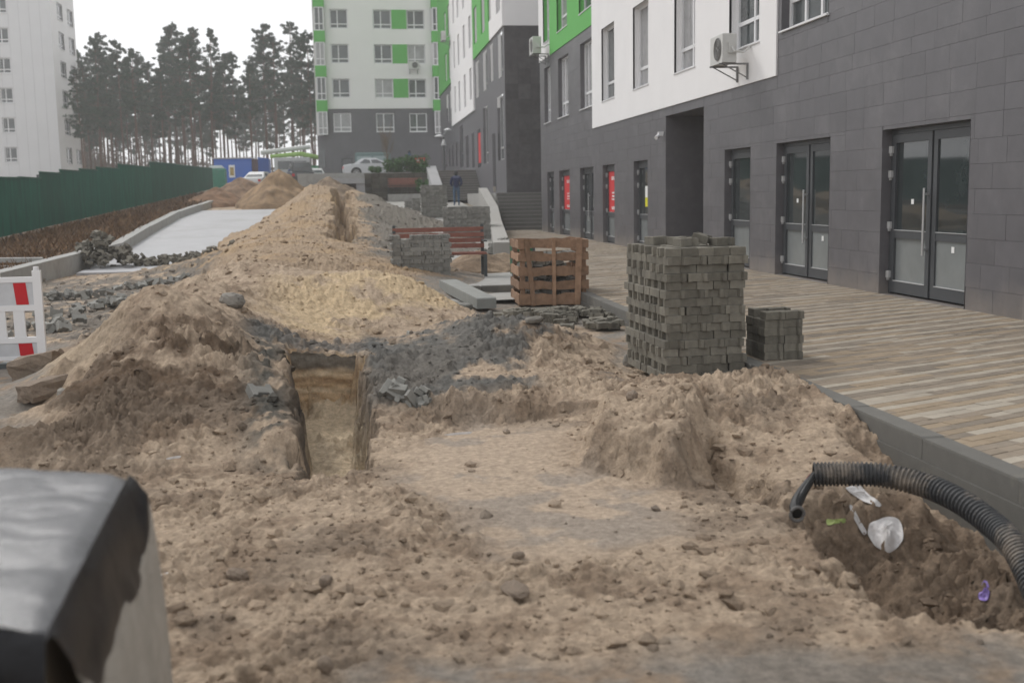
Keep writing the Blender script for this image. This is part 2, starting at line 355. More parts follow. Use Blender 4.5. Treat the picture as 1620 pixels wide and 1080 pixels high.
# road left and behind
for q in [(-7,9),(-7,12),(-7,15),(-5,14.5),(-6,20),(-9,26),(-5.5,24),(-9,18),(-9,34),(-9,44),(-8.5,54),(2.4,16),(3.3,16),(3.3,20),(2.5,24),(3.3,28),(3.3,36),(3.3,44),(3.3,54),(2.6,60),(-3,60),(-8,62),
          (0,3),(-3,3),(3,3),(3.4,11),(2.5,10.5),(3.4,13)]: P(*q, 0)
CP = np.array(CPS)
def rbf_fit(cp):
    d = np.hypot(cp[:, None, 0]-cp[None, :, 0], cp[:, None, 1]-cp[None, :, 1]); K = np.sqrt(d*d+.12**2)
    K -= np.eye(len(cp))*.004
    n = len(cp); Am = np.zeros((n+1, n+1)); Am[:n, :n] = K; Am[:n, n] = Am[n, :n] = 1
    return np.linalg.solve(Am, np.append(cp[:, 2], 0))
W_ = rbf_fit(CP)
def rbf(x, y):
    t = np.full(x.shape, W_[-1])
    for (cx, cy, _), w in zip(CP, W_): t += w*np.sqrt((x-cx)**2+(y-cy)**2+.12**2)
    return t
def xy(p): return (p.x, p.y)
TRENCH = [(-.42, 6.96), (-.2, 6.86), (.03, 6.98), (.11, 7.9), (.08, 8.8), (.08, 9.7), (.02, 10.62), (-.74, 10.62), (-.67, 9.6), (-.58, 8.8), (-.53, 7.8)]
TRENCH2 = [(-.65, 25.6), (-.2, 25.2), (.0, 27), (-.05, 33), (-.25, 40), (-.3, 52), (-.85, 52), (-.75, 40), (-.6, 33)]
PIT = [xy(onz(*q)) for q in [(1228,800),(1262,868),(1330,935),(1440,990),(1540,1000)]] + [(2.75, 3.75), (3.6, 3.7), (3.6, 5.9), (2.85, 5.75), (2.35, 5.75)]
BLOCK = [xy(onz(922,738)), xy(onz(1000,752)), xy(onz(1085,772)), xy(aty(1118,700,6.9)), xy(aty(1110,620,8.05)), xy(aty(1040,608,8.3)), xy(aty(935,640,7.6))]
GULLY = [xy(onz(*q)) for q in [(1092, 712), (1125, 700), (1190, 742), (1245, 780), (1250, 812), (1205, 800), (1140, 770)]]
FLAT = [xy(onz(*q)) for q in [(600,760),(640,690),(760,655),(920,680),(920,735),(1060,775),(1130,810),(1100,870),(900,905),(760,890),(700,820)]]
ASPH = [[xy(onz(*q)) for q in [(560,1085),(640,1050),(1000,1040),(1100,1015),(1620,1022),(1800,1090),(1700,1300),(500,1300)]],
        [xy(onz(*q)) for q in [(-160,560),(120,556),(105,598),(60,640),(40,685),(-120,690),(-300,640)]],
        [xy(onz(*q)) for q in [(640,470),(760,440),(960,440),(1010,560),(985,590),(940,525),(850,498),(745,505)]],
        ]
SLABP = [xy(onramp(*q)) for q in [(150,421),(215,420),(306,419),(335,405),(385,380),(440,348),(462,325),(470,316)]]+[(-3.0, 60), (-9.5, 60), (-9.5, 26.6)]
def ease(x, y):
    """ground height without fine grain, and the masks that steer colour"""
    wx = fbm(x, y, 1.7, 3, 3)*.07 + fbm(x, y, 8, 2, 5)*.02; wy = fbm(x, y, 1.7, 3, 11)*.07 + fbm(x, y, 8, 2, 13)*.02
    h = rbf(x+wx*.6, y+wy*.6)
    asph = np.zeros_like(x)
    for pl in ASPH: asph = np.maximum(asph, 1-sstep(-.18, .1, poly_sd(x+wx*2.4, y+wy*2.4, pl)))
    flat = 1-sstep(-.35, .12, poly_sd(x+wx*1.6, y+wy*1.6, FLAT))
    bx1 = fbm(x, y, 2.2, 2, 221)*.07; by1 = fbm(x, y, 2.2, 2, 223)*.07
    sdb = poly_sd(x+bx1, y+by1, BLOCK); bl = 1-sstep(-.11, .04, sdb)
    h = np.where(bl > 0, h*(1-bl)+bl*np.maximum(h, .27+fbm(x, y, 3, 2, 41)*.03), h)
    # ledge of trodden sand before the grey heap
    led = [(.45, 8.55), (1.0, 8.35), (1.6, 8.1), (2.1, 8.0), (2.3, 9.0), (1.0, 9.4), (.5, 9.2)]
    lm = 1-sstep(-.12, .03, poly_sd(x+bx1*2.2, y+by1*2.2, led)); h = np.where(lm > 0, np.maximum(h, lm*(.11+fbm(x, y, 2, 2, 77)*.04)), h)
    h = h-sstep(3.0, 3.28, x)*(1-sstep(6.1, 7.3, y))*.28
    sl = 1-sstep(-.1, .12, poly_sd(x+wx*1.5, y+wy*1.5, SLABP)); h = h*(1-sl)-.12*sl
    return h, wx, wy, asph, flat, bl
def carve(x, y, h, wx, wy):
    rg_ = fbm(x, y, 4.5, 4, 201)*.07; t1 = poly_sd(x+wx*.9+rg_, y+wy*.6, TRENCH)+.03*np.abs(fbm(x, y, 7, 2, 203)); m1 = 1-sstep(-.13, .02, t1)
    fl = -.62+.24*sstep(7.5, 10.4, y)+fbm(x, y, 2.2, 3, 21)*.04 + .14*sstep(10.05, 10.5, y)*sstep(-.4, .3, fbm(x, y, 3, 2, 8)+.2)
    h = h*(1-m1)+fl*m1
    t2 = poly_sd(x+wx*3.2, y+wy*3.2, TRENCH2)+.1*fbm(x, y, 2.3, 3, 211); m2 = 1-sstep(-.3, .12, t2)
    h = h*(1-m2)+(-.35+fbm(x, y, 1.5, 3, 23)*.1)*m2
    pt = poly_sd(x+wx*2.6, y+wy*2.6, PIT)+.05*fbm(x, y, 4.5, 3, 231)
    deep = sstep(0, .55, -pt)*(.30+.14*sstep(2.9, 2.2, x)) ; edge = (1-sstep(-.07, .015, pt))*.12*sstep(3.3, 2.4, x)
    up = sstep(2.75, 3.4, x)*.16
    h = h - np.where(pt < .02, np.clip(deep+edge-up*sstep(0, .3, -pt), -.1, .6), 0)
    gl = poly_sd(x+wx*1.3, y+wy*1.3, GULLY)+.04*fbm(x, y, 5, 3, 241); h = h-(1-sstep(-.12, .03, gl))*.15
    return h, m1, m2, pt
def axis(a, b, fn):
    t = [a]
    while t[-1] < b: t.append(t[-1]+fn(t[-1]))
    return np.array(t)
GX = axis(-9.2, KERB_X+.05, lambda v: .0118 if -2.2 < v else .026 if v > -4.5 else .07)
GY = axis(3.2, 64.0, lambda v: max(.0108, .0026*v) if v < 14 else .0045*v)
XX, YY = np.meshgrid(GX, GY)
HB, WX, WY, ASPHM, FLATM, BLK = ease(XX, YY)
HL = HB.copy()                                     # smooth heap height decides which heap a spot belongs to
HC, M1, M2, PTD = carve(XX, YY, HB, WX, WY)
heapy = sstep(.05, .22, HL)
fore = 1-sstep(8.5, 12, YY)
amp = .014 + .020*heapy*(1-.35*sstep(12, 15, YY)) + .012*fore*(1-heapy)
amp = amp*(1-.86*FLATM*(1-BLK))*(1-.97*ASPHM)
isLf = (XX < -.6)*(YY < 10.2)*heapy
rub = (1-sstep(-3.2, -2.5, XX))*sstep(12.5, 13.3, YY)*(1-sstep(24.5, 26.3, YY))*(1-ASPHM)   # rubble field on the left
smoothside = sstep(-2.0, -2.25, XX+.25*(YY-10.3))*sstep(9.3, 10.0, YY+.4*(XX+2))*(1-sstep(11.8, 12.4, YY))*heapy   # dry sand run down the left side
amp = amp*(1-.8*smoothside)+rub*.018+.02*isLf+.016*(PTD < .05)*(XX < 3.2)

det = fbm(XX, YY, 3.1, 5, 51, .55)*1.0 + fbm(XX, YY, 8.5, 4, 61, .6)*.8
d1, r1 = cells(XX, YY, 9.0, 71); lump = np.sqrt(np.clip(.40**2-d1**2, 0, 1))*(r1 > .45)*.6
d2, r2 = cells(XX+WX, YY+WY, 22.0, 81); lump2 = np.sqrt(np.clip(.42**2-d2**2, 0, 1))*(r2 > .35)*.6*(1-sstep(9, 13, YY))
d3, r3 = cells(XX+WX*2, YY+WY*2, 3.6, 91); lump3 = np.sqrt(np.clip(.36**2-d3**2, 0, 1))*(r3 > .66)*.6
mod = .5+.9*sstep(-.35, .5, fbm(XX, YY, .9, 3, 33))
det = (det + 3.0*lump*sstep(0, .3, lump+.05) + 1.1*lump2)*mod + 2.6*lump3*heapy*(1-.7*sstep(11, 14, YY))
wallrough = np.maximum((M1 > .02)*(M1 < .98), sstep(.02, .1, BLK)*(1-sstep(.9, .98, BLK))*1.4)
d4, r4 = cells(XX+WX*1.5, YY+WY*1.5, 13.0, 151); lump4 = np.sqrt(np.clip(.45**2-d4**2, 0, 1))*r4*(r4 > .4)
d5, r5 = cells(XX, YY, 30.0, 161); lump5 = np.sqrt(np.clip(.5**2-d5**2, 0, 1))*r5
crumb = fbm(XX, YY, 16, 3, 131, .6)*.7+2.4*lump4+1.5*lump5
HZ = HC + np.clip(amp-.006, 0, .022)*.62*crumb*(fore*.8+.2)*mod + amp*det*(1-.6*wallrough) - np.where(ASPHM > .5, .006, 0)

HZ = np.where((XX > KERB_X-.015), np.minimum(HZ, .12), HZ)
HZ += SLOPE*np.clip(YY-SLOPE_Y, 0, None)
# crumble steep faces sideways as well, so that cut walls do not stretch
GZX, GZY = np.gradient(HZ, GY, GX)[1], np.gradient(HZ, GY, GX)[0]
steep = sstep(.8, 2.0, np.hypot(GZX, GZY))*(YY < 16)
PX = XX + steep*(.016*perlin(YY*13+HZ*5, HZ*19, 141)+.014*perlin(YY*33, HZ*43, 142))*(XX < KERB_X-.1)
PY = YY + steep*(.016*perlin(XX*13-HZ*5, HZ*19, 143)+.014*perlin(XX*33, HZ*43, 144))
def ground_at(x, y):
    i = int(np.clip(np.searchsorted(GX, x)-1, 0, len(GX)-2)); j = int(np.clip(np.searchsorted(GY, y)-1, 0, len(GY)-2))
    tx = (x-GX[i])/(GX[i+1]-GX[i]); ty = (y-GY[j])/(GY[j+1]-GY[j]); tx = min(max(tx, 0), 1); ty = min(max(ty, 0), 1)
    return float((HZ[j, i]*(1-tx)+HZ[j, i+1]*tx)*(1-ty)+(HZ[j+1, i]*(1-tx)+HZ[j+1, i+1]*tx)*ty)
# ---- colours of the soils themselves
def blend(c, k, m): return c*(1-m[..., None]) + np.array(k)*m[..., None]
n1 = fbm(XX, YY, .8, 5, 101, .6); n2 = fbm(XX, YY, 2.6, 5, 111, .6); n3 = fbm(XX, YY, 12, 3, 121, .6)
SAND, DAMP, YEL, GREY, BROWN = (.425, .33, .242), (.27, .20, .142), (.58, .445, .28), (.128, .128, .121), (.132, .09, .06)
C = np.empty(XX.shape+(3,)); C[:] = SAND
C = blend(C, DAMP, .85*sstep(-.35, .45, n2+.55*n1)*(1-FLATM*.85)); C = blend(C, (.46, .365, .28), .6*FLATM)
isL = (XX < -.3)*(YY < 12.4)*1.0
frontL = isL*heapy*(1-smoothside)*sstep(9.9, 9.3, YY+.35*n1-.25*(XX+2))
C = blend(C, BROWN, .92*frontL*sstep(-.9, -.1, n1+n2*.6))
C = blend(C, (.40, .315, .225), .8*smoothside)
isM = sstep(11.8, 12.6, YY)*(1-sstep(17.6, 18.4, YY))*sstep(-1.5, -.6, XX)*heapy
C = blend(C, YEL, .85*isM*sstep(-.45, .2, n1+.3*n2))
far = sstep(17.5, 19, YY)*heapy
C = blend(C, (.33, .245, .165), .7*far); C = blend(C, (.40, .28, .16), .5*far*sstep(0, .5, n1))
isG = sstep(-.05, .1, XX)*(1-sstep(2.15, 2.6, XX))*sstep(8.5, 8.9, YY-.25*(XX-.6))*(1-sstep(12.4, 13, YY))
gm = isG*sstep(-.42, .12, n1*.9+.35*n2+.25-.55*np.exp(-((XX-1.0)**2+(YY-9.5)**2)/.09)-.75*sstep(1.25, 1.9, XX+.2*n2))
C = blend(C, GREY, .92*gm)
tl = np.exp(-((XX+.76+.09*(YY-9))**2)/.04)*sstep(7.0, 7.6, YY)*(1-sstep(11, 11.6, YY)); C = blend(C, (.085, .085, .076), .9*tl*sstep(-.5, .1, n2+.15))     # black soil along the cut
gb = sstep(10.45, 10.6, YY)*(1-sstep(11.4, 12.0, YY))*sstep(-1.2, -.9, XX)*(1-sstep(.1, .3, XX)); C = blend(C, (.13, .13, .125), .8*gb*sstep(-.3, .2, n2+.2))
isS = sstep(.0, .5, XX+.5*n1+.2*n2)*sstep(20, 23, YY); C = blend(C, (.165, .155, .138), .9*isS)
C = blend(C, (.16, .15, .135), .8*rub*sstep(-.4, .2, n2+.2))
pitm = (1-sstep(-.25, .0, PTD)); C = blend(C, (.19, .136, .095), .75*pitm*sstep(-.7, .2, n1+.5))
C = blend(C, (.56, .45, .315), .95*(M1 > .5)*1.0)
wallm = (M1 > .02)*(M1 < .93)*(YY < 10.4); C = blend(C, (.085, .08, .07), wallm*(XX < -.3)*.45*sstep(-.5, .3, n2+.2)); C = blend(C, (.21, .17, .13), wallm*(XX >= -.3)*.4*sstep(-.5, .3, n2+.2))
strat = (M1 > .03)*(M1 < .985)*(YY > 10.2); C = blend(C, (.50, .36, .22), strat*.9)
C = blend(C, (.27, .17, .10), strat*.6*sstep(.1, .5, np.sin(HZ*34+n2*2)))
C = blend(C, (.215, .20, .18), ASPHM*sstep(.8, -.2, n2-.15)*.88)
C = blend(C, (.27, .24, .21), .6*FLATM*(1-BLK)*sstep(.12, .42, n1+.4*n2))
C = blend(C, (.20, .165, .13), .35*fore*(1-FLATM)*sstep(0, .5, n1))
C *= (1+.13*n3*(1-steep))[..., None]; C = np.clip(C, .02, .8)
# ---- split by heap and build
reg = np.zeros(XX.shape, int)
ob = HL > .085
reg[ob & (XX < -.3) & (YY < 12.35)] = 1
reg[ob & (YY >= 12.35) & (YY < 18.2)] = 2
reg[ob & (YY >= 18.2) & (XX < -.35)] = 3
reg[ob & (YY >= 18.2) & (XX >= -.35)] = 4
reg[ob & (XX >= -.3) & (YY < 12.35) & (YY > 8.2)] = 5
reg[ob & (XX > 1.15) & (YY <= 8.95) & ((YY < 8.2) | (XX > 2.05))] = 6
reg[(ASPHM > .6)] = 7
def grid_part(name, mask_id, parent=None):
    q = reg[:-1, :-1]; sel = np.argwhere(q == mask_id)
    nx = XX.shape[1]; a = sel[:, 0]*nx+sel[:, 1]
    quads = np.stack([a, a+1, a+nx+1, a+nx], 1)
    used, inv = np.unique(quads, return_inverse=True); inv = inv.reshape(quads.shape)
    co = np.stack([PX.ravel()[used], PY.ravel()[used], HZ.ravel()[used]], 1); cc = C.reshape(-1, 3)[used]
    me = bpy.data.meshes.new(name); nv, nf = len(used), len(quads)
    me.vertices.add(nv); me.vertices.foreach_set('co', co.ravel())
    me.loops.add(nf*4); me.loops.foreach_set('vertex_index', inv.ravel().astype(np.int32))
    me.polygons.add(nf); me.polygons.foreach_set('loop_start', np.arange(0, nf*4, 4, dtype=np.int32)); me.polygons.foreach_set('loop_total', np.full(nf, 4, np.int32))
    me.polygons.foreach_set('use_smooth', np.ones(nf, bool))
    at = me.color_attributes.new('Col', 'FLOAT_COLOR', 'POINT'); at.data.foreach_set('color', np.c_[cc, np.ones(nv)].ravel())
    me.materials.append(m_soil); me.update(); me.validate()
    return link_mesh(name, me, parent)
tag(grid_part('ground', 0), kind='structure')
tag(grid_part('road', 7), kind='structure')
for i, lab in [(1, 'large brown sand heap left of the trench, nearest the barrier'), (2, 'pale yellow sand heap at the far end of the near trench'),
               (3, 'long sand ridge running back beside the pale concrete slab'), (4, 'grey brown spoil heap right of the far trench'),
               (5, 'dark grey soil heap on the right bank of the trench'), (6, 'sand heap piled against the kerb in front of the tall paver stack')]:
    tag(grid_part('soil_heap' if i in (4, 5) else 'sand_heap', i), lab, 'heap', 'heaps dug out of the trench')

# far wall of the near trench: bedded sand
_n, _m = 70, 54; _xs = np.linspace(-.86, .10, _n+1); _zs = np.linspace(-.62, .30, _m+1); BX, BZ = np.meshgrid(_xs, _zs)
BY = 10.50+.03*perlin(BX*3.3, BZ*3, 5)+.018*perlin(BX*9, BZ*14, 6)+.012*np.abs(perlin(BX*2, BZ*16, 7))+.06*sstep(-.3, -.6, BZ)*-1
tops = np.array([ground_at(a, 10.66) for a in _xs])-.015; BZ = np.minimum(BZ, tops[None, :])
k_ = np.sin(BZ*38+1.5*perlin(BX*2.2, BZ*2, 8)); bc = np.empty(BX.shape+(3,)); bc[:] = (.56, .40, .245); bc = blend(bc, (.60, .47, .32), sstep(.0, .8, k_)*.8); bc = blend(bc, (.36, .24, .14), sstep(.75, .95, np.sin(BZ*21+2+.8*perlin(BX*3, BZ*3, 9)))*.8)
bc = blend(bc, (.11, .108, .1), sstep(-.02, .06, BZ-.03*perlin(BX*6, BZ*3, 12)-.06)*.85)
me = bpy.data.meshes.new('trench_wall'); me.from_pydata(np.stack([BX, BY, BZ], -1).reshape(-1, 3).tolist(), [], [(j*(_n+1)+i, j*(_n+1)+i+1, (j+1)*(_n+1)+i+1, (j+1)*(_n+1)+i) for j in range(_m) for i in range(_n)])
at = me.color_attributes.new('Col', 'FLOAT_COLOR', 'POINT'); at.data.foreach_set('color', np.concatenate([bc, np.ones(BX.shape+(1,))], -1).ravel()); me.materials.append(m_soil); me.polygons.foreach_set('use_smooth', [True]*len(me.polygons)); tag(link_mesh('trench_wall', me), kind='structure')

# ------------------------------------------------------------------ wide terrain sheet down to the horizon
tx = np.concatenate([np.linspace(-900, -40, 18), np.linspace(-36, 36, 37), np.linspace(40, 900, 18)])
ty = np.concatenate([np.linspace(-60, 0, 7), np.linspace(2, 130, 65), np.linspace(140, 1500, 30)])
TX, TY = np.meshgrid(tx, ty)
TZ = np.clip(SLOPE*(TY-SLOPE_Y), 0, 3.05) - .03
TZ = np.where((TX > -9.1) & (TX < KERB_X+.3) & (TY > 3.3) & (TY < 63), TZ-1.1, TZ)
TZ = np.where((TX >= KERB_X+.2) & (TX < 30) & (TY < 52), -.2, TZ)
tb = MB(); nxx = len(tx)
tb.add([(a, b, c) for a, b, c in zip(TX.ravel(), TY.ravel(), TZ.ravel())],
       [(j*nxx+i, j*nxx+i+1, (j+1)*nxx+i+1, (j+1)*nxx+i) for j in range(len(ty)-1) for i in range(nxx-1)])
tag(tb.build('terrain', m_terrain), kind='structure')

# ------------------------------------------------------------------ clods and crumbs lying on the dug ground
ico_v = []; ico_f = []
def _ico():
    import bmesh
    bm = bmesh.new(); bmesh.ops.create_icosphere(bm, subdivisions=1, radius=1); bm.verts.index_update()
    v = np.array([p.co[:] for p in bm.verts]); f = np.array([[q.index for q in t.verts] for t in bm.faces]); bm.free(); return v, f
IV, IF = _ico()
_g = (1+5**.5)/2; IV0 = np.array([(-1,_g,0),(1,_g,0),(-1,-_g,0),(1,-_g,0),(0,-1,_g),(0,1,_g),(0,-1,-_g),(0,1,-_g),(_g,0,-1),(_g,0,1),(-_g,0,-1),(-_g,0,1)])/1.9
IF0 = np.array([(0,11,5),(0,5,1),(0,1,7),(0,7,10),(0,10,11),(1,5,9),(5,11,4),(11,10,2),(10,7,6),(7,1,8),(3,9,4),(3,4,2),(3,2,6),(3,6,8),(3,8,9),(4,9,5),(2,4,11),(6,2,10),(8,6,7),(9,8,1)])
def scatter_lumps(name, n, gen, label, cat=None, mat_=None, kind='stuff', parent=None):
    V = []; Fc = []; K = []; nv_ = 0
    for i in range(n):
        g = gen(i)
        if g is None: continue
        x, y, s = g
        z = ground_at(x, y); jx = int(np.searchsorted(GX, x)-1); jy = int(np.searchsorted(GY, y)-1)
        w = (IV if s > .02 else IV0)*(1+RNG.uniform(-.42, .42, (len(IV) if s > .02 else len(IV0), 1)))*np.array([s*RNG.uniform(.8, 1.4), s*RNG.uniform(.8, 1.4), s*RNG.uniform(.5, .9)])
        a = RNG.uniform(0, 6.28); ca, sa = math.cos(a), math.sin(a)
        w = np.c_[w[:, 0]*ca-w[:, 1]*sa, w[:, 0]*sa+w[:, 1]*ca, w[:, 2]]+np.array([x, y, z+s*.18])
        V.append(w); Fc.append((IF if s > .02 else IF0)+nv_); nv_ += len(w); c = C[max(jy, 0), max(jx, 0)]*RNG.uniform(.7, 1.15); K.append(np.repeat(c[None], len(w), 0))
    V = np.concatenate(V); Fc = np.concatenate(Fc); K = np.concatenate(K)
    me = bpy.data.meshes.new(name); me.from_pydata(V.tolist(), [], Fc.tolist())
    at = me.color_attributes.new('Col', 'FLOAT_COLOR', 'POINT'); at.data.foreach_set('color', np.c_[K, np.ones(len(K))].ravel())
    me.materials.append(mat_ or m_soil); me.update()
    o = link_mesh(name, me, parent); tag(o, label, cat, kind=kind); return o
def clod_spot(i):
    for _ in range(8):
        y = 3.6*math.exp(random.random()*math.log(60/3.6)); x = random.uniform(-min(9, .62*y+.3), KERB_X-.05)
        jx = int(np.searchsorted(GX, x)-1); jy = int(np.searchsorted(GY, y)-1)
        if ASPHM[jy, jx] > .3 and random.random() > .04: continue
        if FLATM[jy, jx] > .4 and random.random() > .10: continue
        if smoothside[jy, jx] > .3 and random.random() > .05: continue
        if M1[jy, jx] > .05 or amp[jy, jx] < .003: continue
        s = min(.034, .0052*random.paretovariate(2.2))
        return x, y, s*(1+y*.035)
    return None
scatter_lumps('soil_clods', 16000, clod_spot, 'small crumbs and clods of soil strewn over the dug ground', 'soil')

# ------------------------------------------------------------------ sidewalk of oblique striped pavers, kerb stones
def clip_poly(poly, x0, x1, y0, y1):
    for ax, lim, keep in ((0, x0, 1), (0, x1, -1), (1, y0, 1), (1, y1, -1)):
        res = []
        for i in range(len(poly)):
            p, q = poly[i], poly[(i+1) % len(poly)]; a, b = (p[ax]-lim)*keep, (q[ax]-lim)*keep
            if a >= 0: res.append(p)
            if a*b < 0: t = a/(a-b); res.append((p[0]+(q[0]-p[0])*t, p[1]+(q[1]-p[1])*t))
        poly = res
        if len(poly) < 3: return None
    return poly
def parea(p): return abs(sum(p[i][0]*p[(i+1) % len(p)][1]-p[(i+1) % len(p)][0]*p[i][1] for i in range(len(p))))/2
bed = MB().box(KERB_X+.14, FAC_X+1.2, 2.0, 46.5, -.25, SIDE_Z-.012)
sidewalk = tag(bed.build('sidewalk', mat('paving_bed', (.13, .11, .085), .95)), kind='structure')
SKX0, SKX1 = KERB_X+.152, FAC_X+.0
ANG = R(23); ca, sa = math.cos(ANG), math.sin(ANG); PW = .094
pav = []
r_ = 0; vrow = 3.2*ca - (SKX1)*sa
while vrow < 46.4*ca - SKX0*sa:
    # a row runs along direction (ca, sa); v is the coordinate across
    v0, v1 = vrow+.0025, vrow+PW-.0025; u = SKX0*ca + (vrow/ca if False else 0) - 2 + random.random()
    ua = (SKX0 - (-v1*sa))/ca if True else 0
    u = (SKX0 + v0*sa)/ca - random.random()*1.0 - .3; uend = (SKX1 + v1*sa)/ca + .2
    last = None
    while u < uend:
        L = random.choice((.45, .6, .9, .9, 1.2)); k = random.choices((0, 1, 2, 3), ((.72, .08, .12, .08), (.06, .5, .14, .3), (.06, .14, .6, .2))[r_ % 3])[0]
        nb = max(1, round(L/.21)); bl_ = L/nb
        for q in range(nb):
            ub = u+q*bl_; poly = [(a*ca-b*sa, a*sa+b*ca) for a, b in ((ub+.002, v0), (ub+bl_-.002, v0), (ub+bl_-.002, v1), (ub+.002, v1))]
            c = clip_poly(poly, SKX0, SKX1, 3.4, 46.3)
            if c and parea(c) > .0006: pav.append((min(p[1] for p in c), c, k))
        u += L
    vrow += PW; r_ += 1
def in_view(x, y): 
    d = Vector((x, y, SIDE_Z))-CAMP; z = d.dot(fwd); return z > 0 and abs(d.dot(rgt)/z) < .475
pav.sort(key=lambda t: t[0]); pav = [t for t in pav]
shown = 0; rest = [MB() for _ in PCOL]
for ymin, c, k in pav:
    cx = sum(p[0] for p in c)/len(c); cy = sum(p[1] for p in c)/len(c)
    zt = SIDE_Z+random.uniform(-.0022, .0022)
    if shown < 300 and in_view(cx, cy) and parea(c) > .006:
        shown += 1; link_mesh('paver', MB().prism(c, SIDE_Z-.03, zt, .003).mesh('paver', PCOL[k]), sidewalk)
    else: rest[k].prism(c, SIDE_Z-.03, zt, .003 if cy < 14 else 0)
for k, mb in enumerate(rest): tag(mb.build('striped_paving', PCOL[k], sidewalk), kind='stuff')

kerb = tag(MB().box(KERB_X-.012, KERB_X+.149, 2.0, 46.4, -.6, .045).build('kerb', m_kerb), kind='structure')
y = 2.2
while y < 46.2:
    L = 1.0
    poly = [(KERB_X+random.uniform(-.003, .003), y+.004), (KERB_X+.15, y+.004), (KERB_X+.15, y+L-.004), (KERB_X+random.uniform(-.003, .003), y+L-.004)]
    link_mesh('kerb_stone', MB().prism(poly, .047, SIDE_Z+.004+random.uniform(-.003, .003), .014).mesh('kerb_stone', m_kerb), kerb); y += L

# ------------------------------------------------------------------ the near building on the right
B1 = thing('apartment_building', 'near building with dark grey tiled ground floor, glazed shop doors and white render above', 'building', (FAC_X, 30, 0))
FC = ('x', FAC_X)
B1_Y0, B1_Y1 = 7.0, 44.6
DOORS = [(41.73, 43.15, 'single'), (38.58, 40.56, 'poster'), (34.60, 36.71, 'double'), (31.72, 33.26, 'poster'), (27.99, 29.45, 'notice'), (20.46, 21.95, 'single'),
         (16.86, 19.13, 'double'), (12.80, 15.09, 'double')]
DZ0, DZ1 = SIDE_Z+.002, 2.505
PASS = (23.35, 26.31, SIDE_Z+.002, 3.48)
WIN_G = [(42.2, 43.55, 4.40, 6.5), (38.6, 40.55, 4.40, 6.5), (34.62, 36.52, 4.40, 6.5)]                 # in the grey upper wall
WIN_W = [(31.55, 33.2, 4.40, 6.5), (27.8, 29.38, 4.40, 6.5), (23.9, 25.5, 4.40, 6.5), (20.0, 21.66, 4.40, 6.5)]       # in the white wall
WIN_R = [(17.03, 18.98, 4.42, 6.5), (12.9, 14.9, 4.42, 6.5)]
UP = [(a, b, c+3.05, d+3.05) for a, b, c, d in WIN_G+WIN_W]
TOPZ = 16.0
holes = [(a, b, DZ0, DZ1) for a, b, _ in DOORS]+[PASS]+WIN_G+WIN_W+WIN_R+UP
w = MB(); facade(w, FC, B1_Y0, B1_Y1, -.1, TOPZ, holes, .2, d=-.02)
w.quad((FAC_X+.02, B1_Y1, -.1), (FAC_X+14, B1_Y1, -.1), (FAC_X+14, B1_Y1, TOPZ), (FAC_X+.02, B1_Y1, TOPZ))
w.quad((FAC_X+.02, B1_Y0, -.1), (FAC_X+14, B1_Y0, -.1), (FAC_X+14, B1_Y0, TOPZ), (FAC_X+.02, B1_Y0, TOPZ))
w.quad((FAC_X+.02, B1_Y0, TOPZ), (FAC_X+14, B1_Y0, TOPZ), (FAC_X+14, B1_Y1, TOPZ), (FAC_X+.02, B1_Y1, TOPZ))
w.quad((FAC_X+14, B1_Y0, -.1), (FAC_X+14, B1_Y1, -.1), (FAC_X+14, B1_Y1, TOPZ), (FAC_X+14, B1_Y0, TOPZ))
w.build('wall', m_joint, B1)
# reveals
for h in [(a, b, DZ0, DZ1) for a, b, _ in DOORS]+WIN_G+WIN_R: rv = MB(); reveals(rv, FC, h, .004, -.26); rv.build('reveal', m_tile, B1)
for h in WIN_W+UP: rv = MB(); reveals(rv, FC, h, .032, -.24); rv.build('reveal', m_white if h[0] < 34.5 else m_green, B1)
# render panels
wp = MB(); WB = 3.685
for a, b, c, e in cut_cells(19.15, 34.6, WB, TOPZ, holes): fbox(wp, FC, a, b, c, e, -.018, .03)
wp.build('white_render_panel', m_white, B1); wp = MB()
for a, b, c, e in cut_cells(42.17, B1_Y1, 6.85, TOPZ, holes): fbox(wp, FC, a, b, c, e, -.018, .03)
wp.build('white_render_panel', m_white, B1)
gp = MB()
for a, b, c, e in cut_cells(34.6, 42.17, 6.85, 10.6, holes): fbox(gp, FC, a, b, c, e, -.018, .03)
gp.build('green_render_panel', m_green, B1)
gp = MB()
for a, b, c, e in cut_cells(34.6, 42.17, 10.6, TOPZ, holes): fbox(gp, FC, a, b, c, e, -.018, .03)
gp.build('upper_render_panel', m_white, B1)
# tiles
TWd, THt = .60, .30
tiles = []
def tile_zone(u0, u1, v0, v1):
    v = v0; row = 0
    while v < v1-.02:
        vt = min(v+THt, v1); rr = random.Random(int(v*100)); u = u0 - rr.random()*TWd
        while u < u1:
            a, b = max(u, u0), min(u+TWd, u1)
            if b-a > .03:
                hs = [h for h in holes if h[0] < b and h[1] > a and h[2] < vt and h[3] > v]
                for ca_, cb_, cc_, cd_ in (cut_cells(a, b, v, vt, hs) if hs else [(a, b, v, vt)]):
                    if cb_-ca_ > .02 and cd_-cc_ > .02: tiles.append((ca_, cb_, cc_, cd_))
            u += TWd
        v += THt; row += 1
tile_zone(B1_Y0, B1_Y1, SIDE_Z-.02, WB); tile_zone(34.6, B1_Y1, WB, 6.85); tile_zone(B1_Y0, 19.15, WB, 12.0)
def seen_pt(p):
    d = Vector(p)-CAMP; z = d.dot(fwd); return z > .3 and abs(d.dot(rgt)/z) < .47 and abs(d.dot(upv)/z) < .315
tiles.sort(key=lambda t: (0 if seen_pt((FAC_X, (t[0]+t[1])/2, (t[2]+t[3])/2)) else 1, t[0]))
tmesh = {}; rest = MB()
